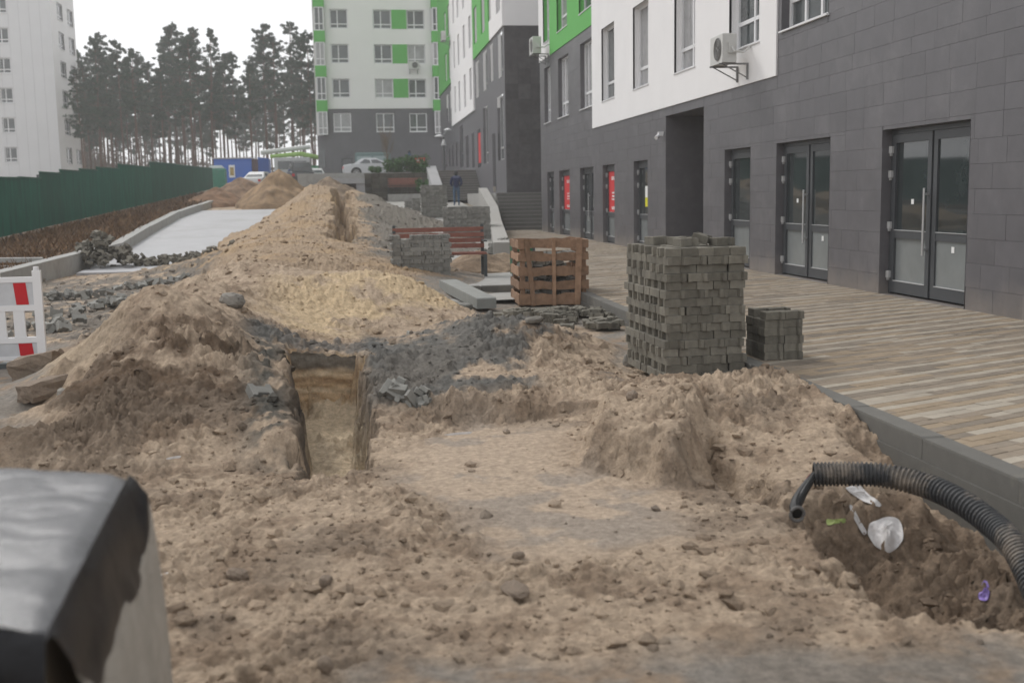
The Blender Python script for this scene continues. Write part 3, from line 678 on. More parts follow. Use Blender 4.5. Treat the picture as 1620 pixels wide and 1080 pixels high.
for i, (a, b, c, e) in enumerate(tiles):
    g = .0013; lift = .018+random.uniform(-.0012, .0012)
    if i < 300:
        key = (round(b-a, 3), round(e-c, 3))
        if key not in tmesh:
            mb = MB().prism([(0, 0), (key[0]-2*g, 0), (key[0]-2*g, key[1]-2*g), (0, key[1]-2*g)], 0, .020, .0012)
            mb.v = [(-q[2], q[0], q[1]) for q in mb.v]; tmesh[key] = mb.mesh('tile', m_tile)
        o = link_mesh('tile', tmesh[key], B1, (.02-(lift-.018), a+g-30, c+g))
    else:
        fbox(rest, FC, a+g, b-g, c+g, e-g, -.02, lift-.016)
tag(rest.build('tile_field', m_tile, B1), kind='stuff')
# passage
ps = MB(); a, b, c, e = PASS
for q in ((a, a), (b, b)): ps.quad((FAC_X, q[0], c), (FAC_X+5, q[0], c), (FAC_X+5, q[0], e), (FAC_X, q[0], e))
ps.quad((FAC_X, a, e), (FAC_X+5, a, e), (FAC_X+5, b, e), (FAC_X, b, e)); ps.quad((FAC_X+5, a, c), (FAC_X+5, b, c), (FAC_X+5, b, e), (FAC_X+5, a, e))
ps.build('passage_lining', m_tile, B1)
# shop doors
def shop_door(y0, y1, kind, idx):
    dep = .16; w = .075; u0, u1, v0, v1 = y0, y1, DZ0, DZ1
    o = MB(); fbox(o, FC, u0, u1, v1-.07, v1, -dep-.05, -dep+.02)
    fbox(o, FC, u0, u0+.06, v0, v1-.07, -dep-.05, -dep+.02); fbox(o, FC, u1-.06, u1, v0, v1-.07, -dep-.05, -dep+.02)
    door = o.build('door', m_frame, B1)
    leaves = [(u0+.06, u1-.06, True)]
    if kind == 'double': m = u0+(u1-u0)*.49; leaves = [(m+.012, u1-.065, True), (u0+.065, m-.012, False)]
    for a, b, hinged in leaves:
        f = MB(); d0, d1 = -dep-.03, -dep+(.035 if hinged else .02); v0b = v0+.03
        fbox(f, FC, a, b, v0b, v0b+.16, d0, d1); fbox(f, FC, a, b, v1-.19, v1-.075, d0, d1)
        fbox(f, FC, a, a+.10, v0b+.16, v1-.19, d0, d1); fbox(f, FC, b-.10, b, v0b+.16, v1-.19, d0, d1)
        tz = v0+.80; fbox(f, FC, a+.10, b-.10, tz, tz+.11, d0, d1-.004)
        f.build('leaf_frame', m_frame, door)
        bead = MB(); fbox(bead, FC, a+.10, b-.10, tz+.11, tz+.118, d0, d1+.006); bead.build('glazing_bead', m_lightmetal, door); bead = MB(); fbox(bead, FC, a+.10, b-.10, v0b+.16, v0b+.17, d0, d1+.006); bead.build('glazing_bead', m_lightmetal, door)
        g = MB(); fquad(g, FC, a+.09, b-.09, tz+.10, v1-.18, -dep); g.build('glass_pane', m_glass, door)
        g = MB(); fquad(g, FC, a+.09, b-.09, v0b+.15, tz+.01, -dep); g.build('lower_pane', m_glass_f, door)
        if hinged:
            h = MB(); hu = a+.055
            for q in ((hu, tz-.12), (hu, tz+.62)): fbox(h, FC, q[0]-.02, q[0]+.02, q[1]-.015, q[1]+.015, d1, d1+.07)
            h.tube([fpt(FC, hu, tz-.2, d1+.065), fpt(FC, hu, tz+.7, d1+.065)], .016, 8); h.build('handle', m_steel, door)
            for z in (v0+.28, v0+.98, v0+1.70, v1-.28):
                k = MB(); fbox(k, FC, b-.035, b+.05, z-.05, z+.05, d1-.01, d1+.035); fbox(k, FC, b+.0, b+.03, z-.085, z-.052, d1-.01, d1+.03); k.build('hinge', m_lightmetal, door)
        if kind == 'double': s_ = MB(); c_ = (a+b)/2; fbox(s_, FC, c_-.04, c_+.03, v0+1.28 if hinged else v0+.66, v0+1.35 if hinged else v0+.74, -dep+.002, -dep+.006); s_.build('paper_sticker', m_paper, door)
    if kind == 'poster':
        a, b, _ = leaves[0]; p = MB(); fbox(p, FC, a+.11, b-.11, v0+.93, v1-.2, -dep+.003, -dep+.009); po = p.build('poster', m_red, door)
        L = MB(); c_ = (a+b)/2; wd = (b-a)*.5
        for z, k, h_ in ((2.02, .62, .11), (1.62, .5, .05), (1.52, .42, .05), (1.43, .55, .05), (1.15, .6, .09)):
            n = 5
            for j in range(n):
                q = c_-wd*k+2*wd*k*(j+.5)/n*.8; fbox(L, FC, q-.045, q+.035, v0+z-.15, v0+z-.15+h_, -dep+.0095, -dep+.012)
        L.build('lettering', m_paper, po)
    if kind == 'notice':
        a, b, _ = leaves[0]; c_ = (a+b)/2
        p = MB(); fbox(p, FC, c_-.38, c_+.1, v0+1.36, v0+1.66, -dep+.003, -dep+.008); p.build('white_notice', m_paper, door)
        p = MB(); fbox(p, FC, c_-.38, c_+.1, v0+1.12, v0+1.355, -dep+.003, -dep+.008); p.build('yellow_notice', m_yellow, door)
for i, (a, b, k) in enumerate(DOORS): shop_door(a, b, k, i)
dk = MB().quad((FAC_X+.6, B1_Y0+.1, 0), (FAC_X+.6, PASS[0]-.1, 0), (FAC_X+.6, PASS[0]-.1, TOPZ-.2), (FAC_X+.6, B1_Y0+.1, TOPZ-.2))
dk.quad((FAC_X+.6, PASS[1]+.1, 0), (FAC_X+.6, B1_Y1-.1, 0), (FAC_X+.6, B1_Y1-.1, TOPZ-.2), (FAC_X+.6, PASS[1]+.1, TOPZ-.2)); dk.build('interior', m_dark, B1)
for i, (a, b, c, e) in enumerate(WIN_G+WIN_W+UP): window(B1, FC, a, b, c, e, .2, mull=(.42,) if i > 2 else (.36, .68), trans=.24, pm=m_curtain if i % 3 else m_glass_w, w=.075)
for a, b, c, e in WIN_R: window(B1, FC, a, b, c, e, .2, mull=(.3, .64), trans=.24, w=.075)

# ------------------------------------------------------------------ air conditioners, wall camera
def air_con(loc, label, face='x', s=1.0):
    t = thing('air_conditioner', label, 'air conditioner', loc, 0 if face == 'x' else math.pi/2, 'air conditioners on the facades')
    b = MB().prism([(-.62, -.42), (-.30, -.42), (-.30, .42), (-.62, .42)], 0, .62, .015); b.build('casing', m_ac, t, local=True)
    g = MB(); n = 20
    for rad in (.24, .19, .14, .09): g.tube([(-.632, -.1+rad*math.cos(2*math.pi*k/n), .31+rad*math.sin(2*math.pi*k/n)) for k in range(n+1)], .008, 5)
    for k in range(8): th = math.pi*k/8; g.tube([(-.631, -.1-.25*math.cos(th), .31-.25*math.sin(th)), (-.631, -.1+.25*math.cos(th), .31+.25*math.sin(th))], .005, 4)
    g.build('fan_grille', m_acgrill, t, local=True)
    d = MB(); d.v = []; dd = MB().lathe([(.25, 0), (.25, .01)], n=24); dd.v = [(-.625+q[2]*.4-.004, q[0]-.1, q[1]+.31) for q in dd.v]; dd.build('fan_opening', mat('fan_shadow', (.12, .12, .12), .8), t, local=True)
    c = MB().box(-.5, -.34, -.47, -.421, .2, .42); c.build('valve_cover', m_ac, t, local=True)
    for yy in (-.33, .33):
        k = MB().box(-.66, .0, yy-.02, yy+.02, -.04, -.004); k.box(-.04, 0, yy-.02, yy+.02, -.36, -.0402); k.tube([(-.58, yy, -.03), (-.02, yy, -.32)], .014, 6); k.build('bracket', mat('bracket_grey', (.2, .2, .2), .6), t, local=True)
    MB().tube([(-.42, -.47, .32), (-.40, -.55, .22), (-.2, -.56, .2), (-.05, -.5, .3), (.0, -.46, .32)], .022, 6).build('hose', m_ac, t, local=True)
    return t
p = atx(1178, 104, FAC_X); air_con((FAC_X-.03, p.y, p.z+.02), 'white air conditioner on brackets below a window of the near white wall').scale = (.86, .86, .86)
p = atx(864, 76, FAC_X); air_con((FAC_X-.03, p.y-.4, p.z-.3), 'white air conditioner at the far edge of the near building beside its green panel')
p = atx(1050, 212, FAC_X); t = thing('security_camera', 'small white security camera on the grey wall left of the dark passage', 'camera', (FAC_X-.02, p.y, p.z))
MB().box(-.12, 0, -.06, .06, -.05, .05).build('base', m_frame_w, t, local=True)
MB().tube([(-.1, 0, -.04), (-.2, -.1, -.1)], .05, 8).build('housing', m_frame_w, t, local=True)

# ------------------------------------------------------------------ second building, further along the same side
B2X, B2Y0, B2Y1, B2TOP = 7.10, 52.5, 92.0, 30.0
B2 = thing('apartment_building', 'farther grey and white building with green panels above the stairs', 'building', (B2X, 60, 1.7))
F2 = ('x', B2X)
def r2(px0, px1, pyt, pyb):
    a, b = atx(px0, pyt, B2X), atx(px1, pyt, B2X); c = atx(px0, pyb, B2X); return (min(a.y, b.y), max(a.y, b.y), c.z, a.z)
low_w = [r2(786.5, 796, 155, 255), r2(764, 771, 172, 260)]
low_d = [r2(778.5, 783.5, 213, 304)]+[r2(a, b, t, 266) for a, b, t in ((727, 732.5, 201), (737, 741, 216), (746, 750, 212), (755, 760, 206))]
low_s = [r2(a, b, t, 264) for a, b, t in ((705, 707.5, 238), (709.5, 712, 234), (715, 718, 229), (721, 724, 225))]
mid_w = [r2(787.7, 794.5, 57, 126), r2(775, 780, 73, 132), r2(764, 770, 85, 146), r2(752.5, 757.5, 100, 157)]
wh_w = [r2(a, b, t, c) for a, b, t, c in ((745, 748.5, 110, 160), (736, 739, 120, 172), (727.5, 730, 130, 178), (721, 723, 138, 180))]
far_w = [r2(a, b, t, c) for a, b, t, c in ((712, 715.5, 145, 195), (706.5, 709.5, 152, 195))]
up_w = []
for h in mid_w+wh_w+far_w:
    for k in (1, 2): up_w.append((h[0], h[1], h[2]+3.0*k, h[3]+3.0*k))
GB = atx(796.6, 41.4, B2X).z; WB2 = atx(735, 187, B2X).z
allh = low_w+low_d+low_s+mid_w+wh_w+far_w+up_w
yW0, yW1 = atx(752, 176, B2X).y, atx(717, 199, B2X).y; yG0 = atx(776, 64, B2X).y
wl = MB(); facade(wl, F2, B2Y0, B2Y1, 0, B2TOP, allh, .2); wl.build('grey_wall', m_wallgrey, B2)
ew = MB().box(B2X, B2X+16, B2Y0-.06, B2Y0, 0, GB); ew.build('end_wall', m_endwall, B2)
pn = random.Random(4)
zz = 1.9
while zz < GB-.7:                                   # rough panels of the end wall, each its own slab
    xx = B2X+.02
    while xx < B2X+2.6:
        o = MB().box(xx+.006, xx+.59, B2Y0-.066-pn.random()*.012, B2Y0-.0605, zz+.006, zz+.69); o.build('cladding_panel', mat('end_panel', (.085, .08, .083), .9, .25, 4, .2, 20, rnd=.15), B2); xx += .6
    zz += .7
ew = MB().box(B2X, B2X+16, B2Y0-.05, B2Y0, GB, B2TOP); ew.build('white_end_wall', m_white, B2)
def panel2(name, u0, u1, v0, v1, m, d):
    mb = MB()
    for a, b, c, e in cut_cells(u0, u1, v0, v1, allh): fbox(mb, F2, a, b, c, e, .002, d)
    mb.build(name, m, B2)
panel2('white_panel', yW0, yW1, WB2, B2TOP, m_white, .10)
panel2('green_panel', yG0, yW0-.02, GB, GB+6.0, m_green, .08)
panel2('white_corner_panel', B2Y0, yG0-.02, GB, B2TOP, m_white, .08)
panel2('upper_white_panel', yG0, yW0-.02, GB+6.02, B2TOP, m_white, .08)
panel2('green_far_panel', yW1+.02, B2Y1, WB2+3.1, B2TOP, m_green, .08)
for h in low_w: window(B2, F2, *h, .2, mull=(.5,), trans=.2, fm=m_lightmetal, sill=False, w=.08)
for h in low_d+low_s: window(B2, F2, *h, .2, mull=(), trans=.35, fm=m_frame, pm=m_glass_f, sill=False, name='door')
for h in mid_w: window(B2, F2, *h, .2, mull=(.45,), trans=.2, fm=m_lightmetal, sill=False)
for h in wh_w+far_w+up_w: window(B2, F2, *h, .15, mull=(.5,), trans=.24, sill=False)
h = low_d[4]; pm_ = MB(); fbox(pm_, F2, h[0]+.1, h[1]-.1, h[3]-1.9, h[3]-.2, -.1, -.04); pm_.build('red_poster', m_red, B2)
p = atx(714, 58, B2X); air_con((B2X-.11, p.y, p.z-.3), 'small air conditioner high on the farther grey and white building')

# ------------------------------------------------------------------ far building facing the camera
B3Y, B3Z = 95.0, 3.05
F3 = ('y', B3Y)
def r3(px0, px1, pyt, pyb): a, b = aty(px0, pyb, B3Y), aty(px1, pyt, B3Y); return (a.x, b.x, a.z, b.z)
B3 = thing('apartment_building', 'far white building with a green striped facade and dark grey base behind the silver car', 'building', (2, B3Y, B3Z))
X0, X1 = aty(512, 200, B3Y).x, aty(702, 200, B3Y).x+5
ZB = aty(600, 171, B3Y).z; SP = (aty(600, 125, B3Y).z-aty(600, 179, B3Y).z)
colw = [(527, 554), (594.5, 622), (647, 674)]
wins = []; panels = []
for k in range(0, 6):
    for (a, b) in colw:
        h = r3(a+1.2, b+1.2, 179, 209); wins.append((h[0], h[1], h[2]+SP*k, h[3]+SP*k, k))
entr = [r3(541, 558, 250, 278), r3(655, 674, 247, 280)]
allh3 = [w_[:4] for w_ in wins]+entr
wl = MB(); facade(wl, F3, X0, X1, 0, ZB, allh3, .2); wl.build('grey_base_wall', m_wallgrey, B3)
wl = MB(); facade(wl, F3, X0, X1, ZB, 30, allh3, .2, d=.06); wl.build('white_wall', m_whitefar, B3)
wl = MB(); fbox(wl, F3, X0, X1, ZB-.06, ZB-.001, .0, .062); wl.build('base_ledge', m_whitefar, B3)
wl = MB().box(X0, X1, B3Y+.3, B3Y+14, 0, 30); wl.build('building_core', m_wallgrey, B3)
for k in range(1, 6):
    a = [q for q in wins if q[4] == k]
    g = MB(); fbox(g, F3, a[1][1]+.02, a[2][0]-.02, a[1][2], a[1][3], .063, .075); g.build('green_panel', m_green, B3)
for i, (a, b, c, e, k) in enumerate(wins): window(B3, F3, a, b, c, e, .12, mull=(.42,), trans=.24, pm=m_curtain if i % 4 == 0 else m_glass_w, w=.09)
window(B3, F3, *entr[0], .2, mull=(.5,), trans=0, fm=m_frame, pm=m_glass, sill=False, name='door')
window(B3, F3, *entr[1], .2, mull=(), trans=0, fm=m_frame, pm=m_glass, sill=False, name='door')
h = r3(656.5, 673, 249.5, 262); g = MB(); fbox(g, F3, *h, -.1, .02); sg = g.build('red_sign', m_red, B3)
g = MB(); cx = (h[0]+h[1])/2
for j in range(6): fbox(g, F3, cx-.3+j*.1, cx-.22+j*.1, h[2]+.38, h[2]+.5, .021, .03)
g.build('lettering', m_paper, sg)
# glazed corner bays with green spandrels on both sides
for side, (pa, pb) in (('l', (500, 514)), ('r', (686, 698))):
    xa, xb = aty(pa, 100, B3Y-.6).x, aty(pb, 100, B3Y-.6).x
    for k in range(0, 6):
        z0 = wins[0][2]+SP*k-.25; z1 = wins[0][3]+SP*k+.1
        c = MB().box(xa, xb, B3Y-.58, B3Y+.2, z0, z1); c.build('bay', m_glass_w if k % 2 else m_curtain, B3)
        f = MB()
        for q in (xa-.03, (xa+xb)/2-.03, xb-.05): f.box(q, q+.08, B3Y-.63, B3Y-.582, z0, z1)
        for q in (z0, z0+.5, z1-.09): f.box(xa-.03, xb+.03, B3Y-.64, B3Y-.581, q, q+.08)
        f.build('bay_frame', m_frame_w, B3)
        g = MB().box(xa-.1, xb+.08, B3Y-.66, B3Y+.1, z1+.002, z0+SP-.002); g.build('green_spandrel', m_green, B3)
sw = MB().box(X0-.55, X0+.02, B3Y-.02, B3Y+6, 0, wins[0][2]-.3); sw.build('grey_wing_wall', m_wallgrey, B3)
sw = MB().box(X0-.6, X0+.0, B3Y+.4, B3Y+6, wins[0][2]-.3, 30); sw.build('white_wing_wall', m_whitefar, B3)
h = r3(507, 514, 236, 266); g = MB(); fbox(g, F3, *h, .022, .05); g.build('side_window', m_glass_w, B3)
p = aty(652, 105, B3Y); air_con((p.x+.1, B3Y-.1, p.z-.3), 'small air conditioner under a window of the far building', 'y')

# ------------------------------------------------------------------ white tower block on the left
LY, LX = 118.0, aty(87, 130, 118).x
B4 = thing('apartment_building', 'tall white tower block behind the green fence on the left', 'building', (LX, LY, 2.9))
FL, FR = ('y', LY), ('X', LX)
LZ0, LSP = aty(15, 257, LY).z, 43.0/1750*LY*1.0
fwn = [(aty(7.5, 240, LY).x, aty(27.5, 240, LY).x, LZ0+LSP*k, LZ0+LSP*k+1.5) for k in range(8)]
swn = [(atx(a, 240, LX).y, atx(b, 240, LX).y, LZ0-.1+LSP*k, LZ0+1.55+LSP*k) for k in range(8) for a, b in ((105.5, 113.5), (121, 129))]
w = MB(); facade(w, FL, LX-14, LX, 0, 32, fwn, .2); w.build('front_wall', mat('grey_white_cladding', (.70, .70, .71), .85, .03, .6), B4)
w = MB(); facade(w, FR, LY, LY+9.8, 0, 32, swn, .2); w.build('side_wall', m_whitefar, B4)
w = MB().quad((LX-14, LY+9.8, 0), (LX, LY+9.8, 0), (LX, LY+9.8, 32), (LX-14, LY+9.8, 32)); w.quad((LX-14, LY, 32), (LX, LY, 32), (LX, LY+9.8, 32), (LX-14, LY+9.8, 32)); w.build('rear_wall', m_whitefar, B4)
w = MB().box(LX-13.9, LX-.4, LY+.5, LY+9.4, .1, 31.8); w.build('interior', m_dark, B4)
for h in fwn: window(B4, FL, *h, .15, mull=(.42,), trans=.25, w=.1)
for h in swn: window(B4, FR, *h, .15, mull=(.4,), trans=.25, w=.1)
w = MB()
for k in range(1, 28): fbox(w, FL, LX-.5*k-.008, LX-.5*k+.008, 0, 32, .001, .012)
# vertical cladding seams
for k in range(1, 14):
    s_ = MB(); fbox(s_, FL, LX-1.0*k-.012, LX-1.0*k+.012, 3, 31.9, .002, .014); s_.build('cladding_seam', mat('seam_grey', (.55, .55, .56), .8), B4)

# ------------------------------------------------------------------ ramp slab, low wall, path, terrace, stairs
left_edge = [(192, 405), (240, 373), (285, 347), (318, 335), (345, 325), (362, 315), (377, 306)]
le = [onramp(*q) for q in left_edge]
near_r = onramp(330, 412)
poly = [(-6.9, 24.6), (-3.0, 24.9), (-1.5, 30), (-1.2, 40), (-1.4, 58)]
slab_pts = [(p.x, p.y) for p in le]
mb = MB(); seg = []
ys = np.linspace(26.9, 58, 30); lx = np.interp(ys, [p.y for p in le], [p.x for p in le])
for i in range(len(ys)-1):
    z0, z1 = base_z(ys[i])+.05, base_z(ys[i+1])+.05
    mb.quad((lx[i], ys[i], z0), (-1.3, ys[i], z0), (-1.3, ys[i+1], z1), (lx[i+1], ys[i+1], z1))
mb.quad((lx[0], ys[0], -.1), (-1.3, ys[0], -.1), (-1.3, ys[0], .05), (lx[0], ys[0], .05))
tag(mb.build('concrete_slab', m_conc_light), kind='structure')
lw = thing('retaining_wall', 'low weathered concrete wall along the pale slab below the dry grass', 'wall', (le[0].x, le[0].y, .3))
wl_pts = [Vector((le[0].x-.6, 17.5, 0)), Vector((le[0].x-.35, 21, 0))]+[Vector(p) for p in le]
for a, b in zip(wl_pts, wl_pts[1:]):
    za, zb = base_z(a.y), base_z(b.y); d = (b-a); n_ = Vector((-d.y, d.x, 0)).normalized()*.3; g = d.normalized()*.02
    a2, b2 = a+g, b-g; h1, h2 = .34, .36
    m_ = MB(); m_.add([(a2.x, a2.y, za-.2), (b2.x, b2.y, zb-.2), (b2.x+n_.x, b2.y+n_.y, zb-.2), (a2.x+n_.x, a2.y+n_.y, za-.2),
                       (a2.x, a2.y, za+h1), (b2.x, b2.y, zb+h2), (b2.x+n_.x, b2.y+n_.y, zb+h2), (a2.x+n_.x, a2.y+n_.y, za+h1)],
                      [(0, 3, 2, 1), (4, 5, 6, 7), (0, 1, 5, 4), (1, 2, 6, 5), (2, 3, 7, 6), (3, 0, 4, 7)])
    m_.build('wall_block', m_conc, lw)
# verge behind the low wall, up to the fence
FX = -11.5
mb = MB(); vy = np.linspace(14, 92, 40); vx = np.interp(vy, [p.y for p in wl_pts], [p.x for p in wl_pts])-.28
for i in range(len(vy)-1):
    z0, z1 = base_z(vy[i])+.26, base_z(vy[i+1])+.26
    mb.quad((FX, vy[i], z0-.24), (vx[i], vy[i], z0), (vx[i+1], vy[i+1], z1), (FX, vy[i+1], z1-.24)); mb.quad((FX-8, vy[i], z0-.24), (FX, vy[i], z0-.24), (FX, vy[i+1], z1-.24), (FX-8, vy[i+1], z1-.24))
tag(mb.build('verge', mat('verge_soil', (.10, .068, .042), .95, .35, 2, .5, 12)), kind='structure')
gb = []; gf = []
for i in range(22000):
    y = 15*math.exp(random.random()*math.log(85/15)); xr = np.interp(y, vy, vx); x = random.uniform(FX-.3, xr-.02); z = base_z(y)+.26-.24*min(1, (xr-x)/(xr-FX))
    h = random.uniform(.04, .2)*(1+.9*random.random()**3); a = random.uniform(0, 6.28); w_ = random.uniform(.008, .02)*(1+y/30); lx_, ly_ = random.uniform(-.22, .22), random.uniform(-.22, .22)
    k = len(gb); gb += [(x-w_*math.cos(a), y-w_*math.sin(a), z-.02), (x+w_*math.cos(a), y+w_*math.sin(a), z-.02), (x+lx_, y+ly_, z+h)]; gf.append((k, k+1, k+2))
tag(MB().add(gb, gf).build('dry_grass', m_grass), 'rusty dry grass and weeds between the green fence and the low wall', 'grass', kind='stuff')

# paved path right of the spoil, climbing to the back
mb = MB(); ys = np.linspace(17.2, 66, 26)
def path_l(y): return 1.75 if y < 27 else 1.2
def path_r(y): return KERB_X-.02 if y < 26 else np.interp(y, [26, 38, 50, 62, 66], [3.5, 4.8, 5.6, 5.8, 5.8])
for i in range(len(ys)-1):
    z0, z1 = base_z(ys[i])+.06, base_z(ys[i+1])+.06
    mb.quad((.6, ys[i], z0-.02), (path_r(ys[i]), ys[i], z0), (path_r(ys[i+1]), ys[i+1], z1), (.6, ys[i+1], z1-.02))
tag(mb.build('path', m_slabrd), kind='structure')
isl = MB().prism([(1.55, 18.7), (KERB_X-.03, 18.7), (KERB_X-.03, 25), (1.55, 25)], -.1, .15, .012); tag(isl.build('pavement', m_conc), kind='structure')
ks = thing('kerb_row', 'row of concrete kerb stones edging the raised pavement under the bench', 'kerb', (2.4, 18.6, 0))
for k in range(3): MB().prism([(1.4+.65*k, 18.52), (2.04+.65*k, 18.52), (2.04+.65*k, 18.68), (1.4+.65*k, 18.68)], -.1, .168, .012).build('kerb_stone', m_kerb, ks)
# parapet between path and stairs
cp = thing('concrete_parapet', 'sloping pale concrete cheek wall left of the grey stairs', 'wall', (4.8, 38, .3))
pp = [(3.22, 26.4, .55), (4.6, 38.5, .80), (5.5, 46.5, 1.20), (5.7, 52, 2.0)]
for a, b in zip(pp, pp[1:]):
    m_ = MB(); w_ = .4
    m_.add([(a[0], a[1]+.01, -.1), (a[0]+w_, a[1]+.01, -.1), (b[0]+w_, b[1]-.01, -.1), (b[0], b[1]-.01, -.1), (a[0], a[1]+.01, a[2]), (a[0]+w_, a[1]+.01, a[2]), (b[0]+w_, b[1]-.01, b[2]), (b[0], b[1]-.01, b[2])],
           [(0, 3, 2, 1), (4, 5, 6, 7), (0, 1, 5, 4), (1, 2, 6, 5), (2, 3, 7, 6), (3, 0, 4, 7)]); m_.build('wall_block', m_slabrd, cp)
def stairs(name, label, x0, x1, y0, z0, n, rise, tread):
    t = thing(name, label, 'stairs', ((x0+x1)/2, y0, z0))
    for k in range(n):
        MB().box(x0, x1, y0+tread*k+.002, y0+tread*n, z0+rise*k+.001, z0+rise*(k+1)).build('step', mat('stair_stone', (.15, .145, .135), .85, .12, 6, rnd=.08), t)
        MB().box(x0+.001, x1-.001, y0+tread*k-.012, y0+tread*k+.001, z0+rise*(k+1)-.03, z0+rise*(k+1)+.002).build('nosing', mat('stair_nosing', (.26, .25, .235), .85), t)
    return t
stairs('staircase', 'lower flight of grey stairs between the two buildings', 6.2, 9.5, 46.4, .17, 10, .158, .32)
MB_l = MB().box(6.2, 9.5, 49.61, 52.44, .5, 1.745); MB_l.box(6.2, 7.08, 52.45, 62.4, .5, 1.746); tag(MB_l.build('landing', m_conc), kind='structure')
stairs('staircase', 'upper flight of grey stairs behind the walking person', 4.85, 7.09, 62.42, 1.40, 12, .145, .32)
ck = thing('concrete_parapet', 'pale sloping cheek wall at the left of the upper stairs', 'wall', (4.5, 63, 1.4))
MB().add([(4.25, 62, 1), (4.83, 62, 1), (4.83, 67.5, 1), (4.25, 67.5, 1), (4.25, 62, 2.1), (4.83, 62, 2.1), (4.83, 67.5, 3.45), (4.25, 67.5, 3.45)],
         [(0, 3, 2, 1), (4, 5, 6, 7), (0, 1, 5, 4), (1, 2, 6, 5), (2, 3, 7, 6), (3, 0, 4, 7)]).build('wall_block', m_conc_light, ck)
TZT = 3.10
tr = MB().box(-3.4, 4.24, 67.6, 94.9, .5, TZT); tr.box(4.245, 7.09, 66.3, 94.9, .5, TZT-.003); tag(tr.build('terrace', m_conc), kind='structure')
m_pl = mat('planter_stone', (.085, .078, .062), .9, .3, 5, .3, 20, rnd=.2)
pl = thing('planter_wall', 'dark stone clad planter wall below the hedge', 'wall', (1.5, 66.2, 1.4))
for k in range(9):
    for j in range(6):
        MB().box(.55+.42*k, .955+.42*k, 66.0, 67.4, 1.35+.28*j, 1.62+.28*j).build('stone', m_pl, pl) if k < 3 else (MB().box(.55+.42*k, .955+.42*k, 66.6, 67.4, 1.35+.28*j, 1.62+.28*j).build('stone', m_pl, pl))
pf = MB().box(1.85, 4.2, 64.6, 66.58, .9, 1.80); tag(pf.build('bench_platform', m_conc), kind='structure')

# ------------------------------------------------------------------ green fence: stepped corrugated panels
fn = thing('sheet_fence', 'tall dark green corrugated sheet fence with a stepped top on the left', 'fence', (FX, 50, 1))
steps = [(-60, 279), (30, 280), (63, 272), (95, 268.5), (126, 267), (153, 264.5), (187, 259.5), (212, 262), (237, 256), (277, 260), (305, 263), (335, 266.5)]
for i in range(len(steps)-1):
    (pa, ta), (pb, tb_) = steps[i], steps[i+1]
    p0 = atx(pa, ta, FX); y0, y1 = p0.y, atx(pb, ta, FX).y; z1 = p0.z
    z1b = atx(pb, ta+(2.2 if i < 8 else 3), FX).z
    n = int((y1-y0)/.11); vs_ = []; fs = []
    for k in range(n+1):
        y = y0+(y1-y0)*k/n; dx = .036 if k % 2 else -.036; zt = z1+(z1b-z1)*k/n
        vs_ += [(FX+dx, y, base_z(y)+.2), (FX+dx, y, zt)]
        if k: fs.append((2*k-2, 2*k, 2*k+1, 2*k-1))
    MB().add(vs_, fs).build('sheet_panel', m_fence, fn)
    MB().box(FX-.12, FX-.05, y0-.03, y0+.04, base_z(y0)+.1, z1-.1).build('post', m_metaldk, fn)
    zr = min(z1, z1b); MB().add([(FX-.05, y0, z1-.02), (FX+.05, y0, z1-.02), (FX+.05, y0, z1+.02), (FX-.05, y0, z1+.02), (FX-.05, y1, z1b-.02), (FX+.05, y1, z1b-.02), (FX+.05, y1, z1b+.02), (FX-.05, y1, z1b+.02)],
                               [(0, 1, 2, 3), (4, 7, 6, 5), (0, 4, 5, 1), (1, 5, 6, 2), (2, 6, 7, 3), (3, 7, 4, 0)]).build('top_rail', m_fence, fn)

# ------------------------------------------------------------------ pavers: stacks and piles
PL, PWD, PT = .183, .146, .0724
def paver_mesh(name, L, Wd, T, m):
    a, b, c = L/2-.002, Wd/2-.002, Wd/2*.56; e, f = L*.24, L*.30
    poly = [(-a, -b), (-f, -b), (-e, -c), (e, -c), (f, -b), (a, -b), (a, b), (f, b), (e, c), (-e, c), (-f, b), (-a, b)]
    return MB().prism(poly, 0, T-.002, .004).mesh(name, m)
pm_new = paver_mesh('paver', PL, PWD, PT, m_paver); pm_old = paver_mesh('paver', PL, PWD, PT, m_paver_old)
def put_paver(parent, me, x, y, z, rz=0.0, rx=0.0, ry=0.0):
    o = link_mesh('paver', me, parent, (x, y, z)); o.rotation_euler = (rx, ry, rz); return o
def paver_stack(label, loc, rotz, nx, ny, layers, me=None, first='A', ragged=.25, jit=.008, same=False, group='stacks of grey pavers'):
    me = me or pm_new
    t = thing('paver_stack', label, 'paver stack', loc, rotz, group); L, Wd, T = PL, PWD, PT
    Wt, Dt = nx*Wd, ny*L; rr = random.Random(label)
    for k in range(layers):
        A_ = (first == 'A') if same else (k % 2 == 0) == (first == 'A'); ox, oy = rr.uniform(-jit, jit)*1.5, rr.uniform(-jit, jit)*1.5
        if k % 3 == 2: ox += .008
        nu, nv, du, dv, rz = (nx, ny, Wd, L, math.pi/2) if A_ else (max(1, round(Wt/L)), max(1, round(Dt/Wd)), L, Wd, 0)
        for i in range(nu):
            for j in range(nv):
                if 0 < i < nu-1 and 0 < j < nv-1 and k < layers-2: continue
                if k == layers-1 and rr.random() < ragged and (i > 0 or j > 0): continue
                put_paver(t, me, (i+.5)*du-nu*du/2+Wt/2+ox+rr.uniform(-jit, jit), (j+.5)*dv-nv*dv/2+Dt/2+oy+rr.uniform(-jit, jit), k*T, rz+rr.uniform(-.03, .03))
    return t
big = paver_stack('tall square stack of grey pavers at the kerb, the largest of all', (2.60, 9.22, .055), R(3.2), 5, 6, 16, first='B', ragged=.12)
zt = 16*PT+.001
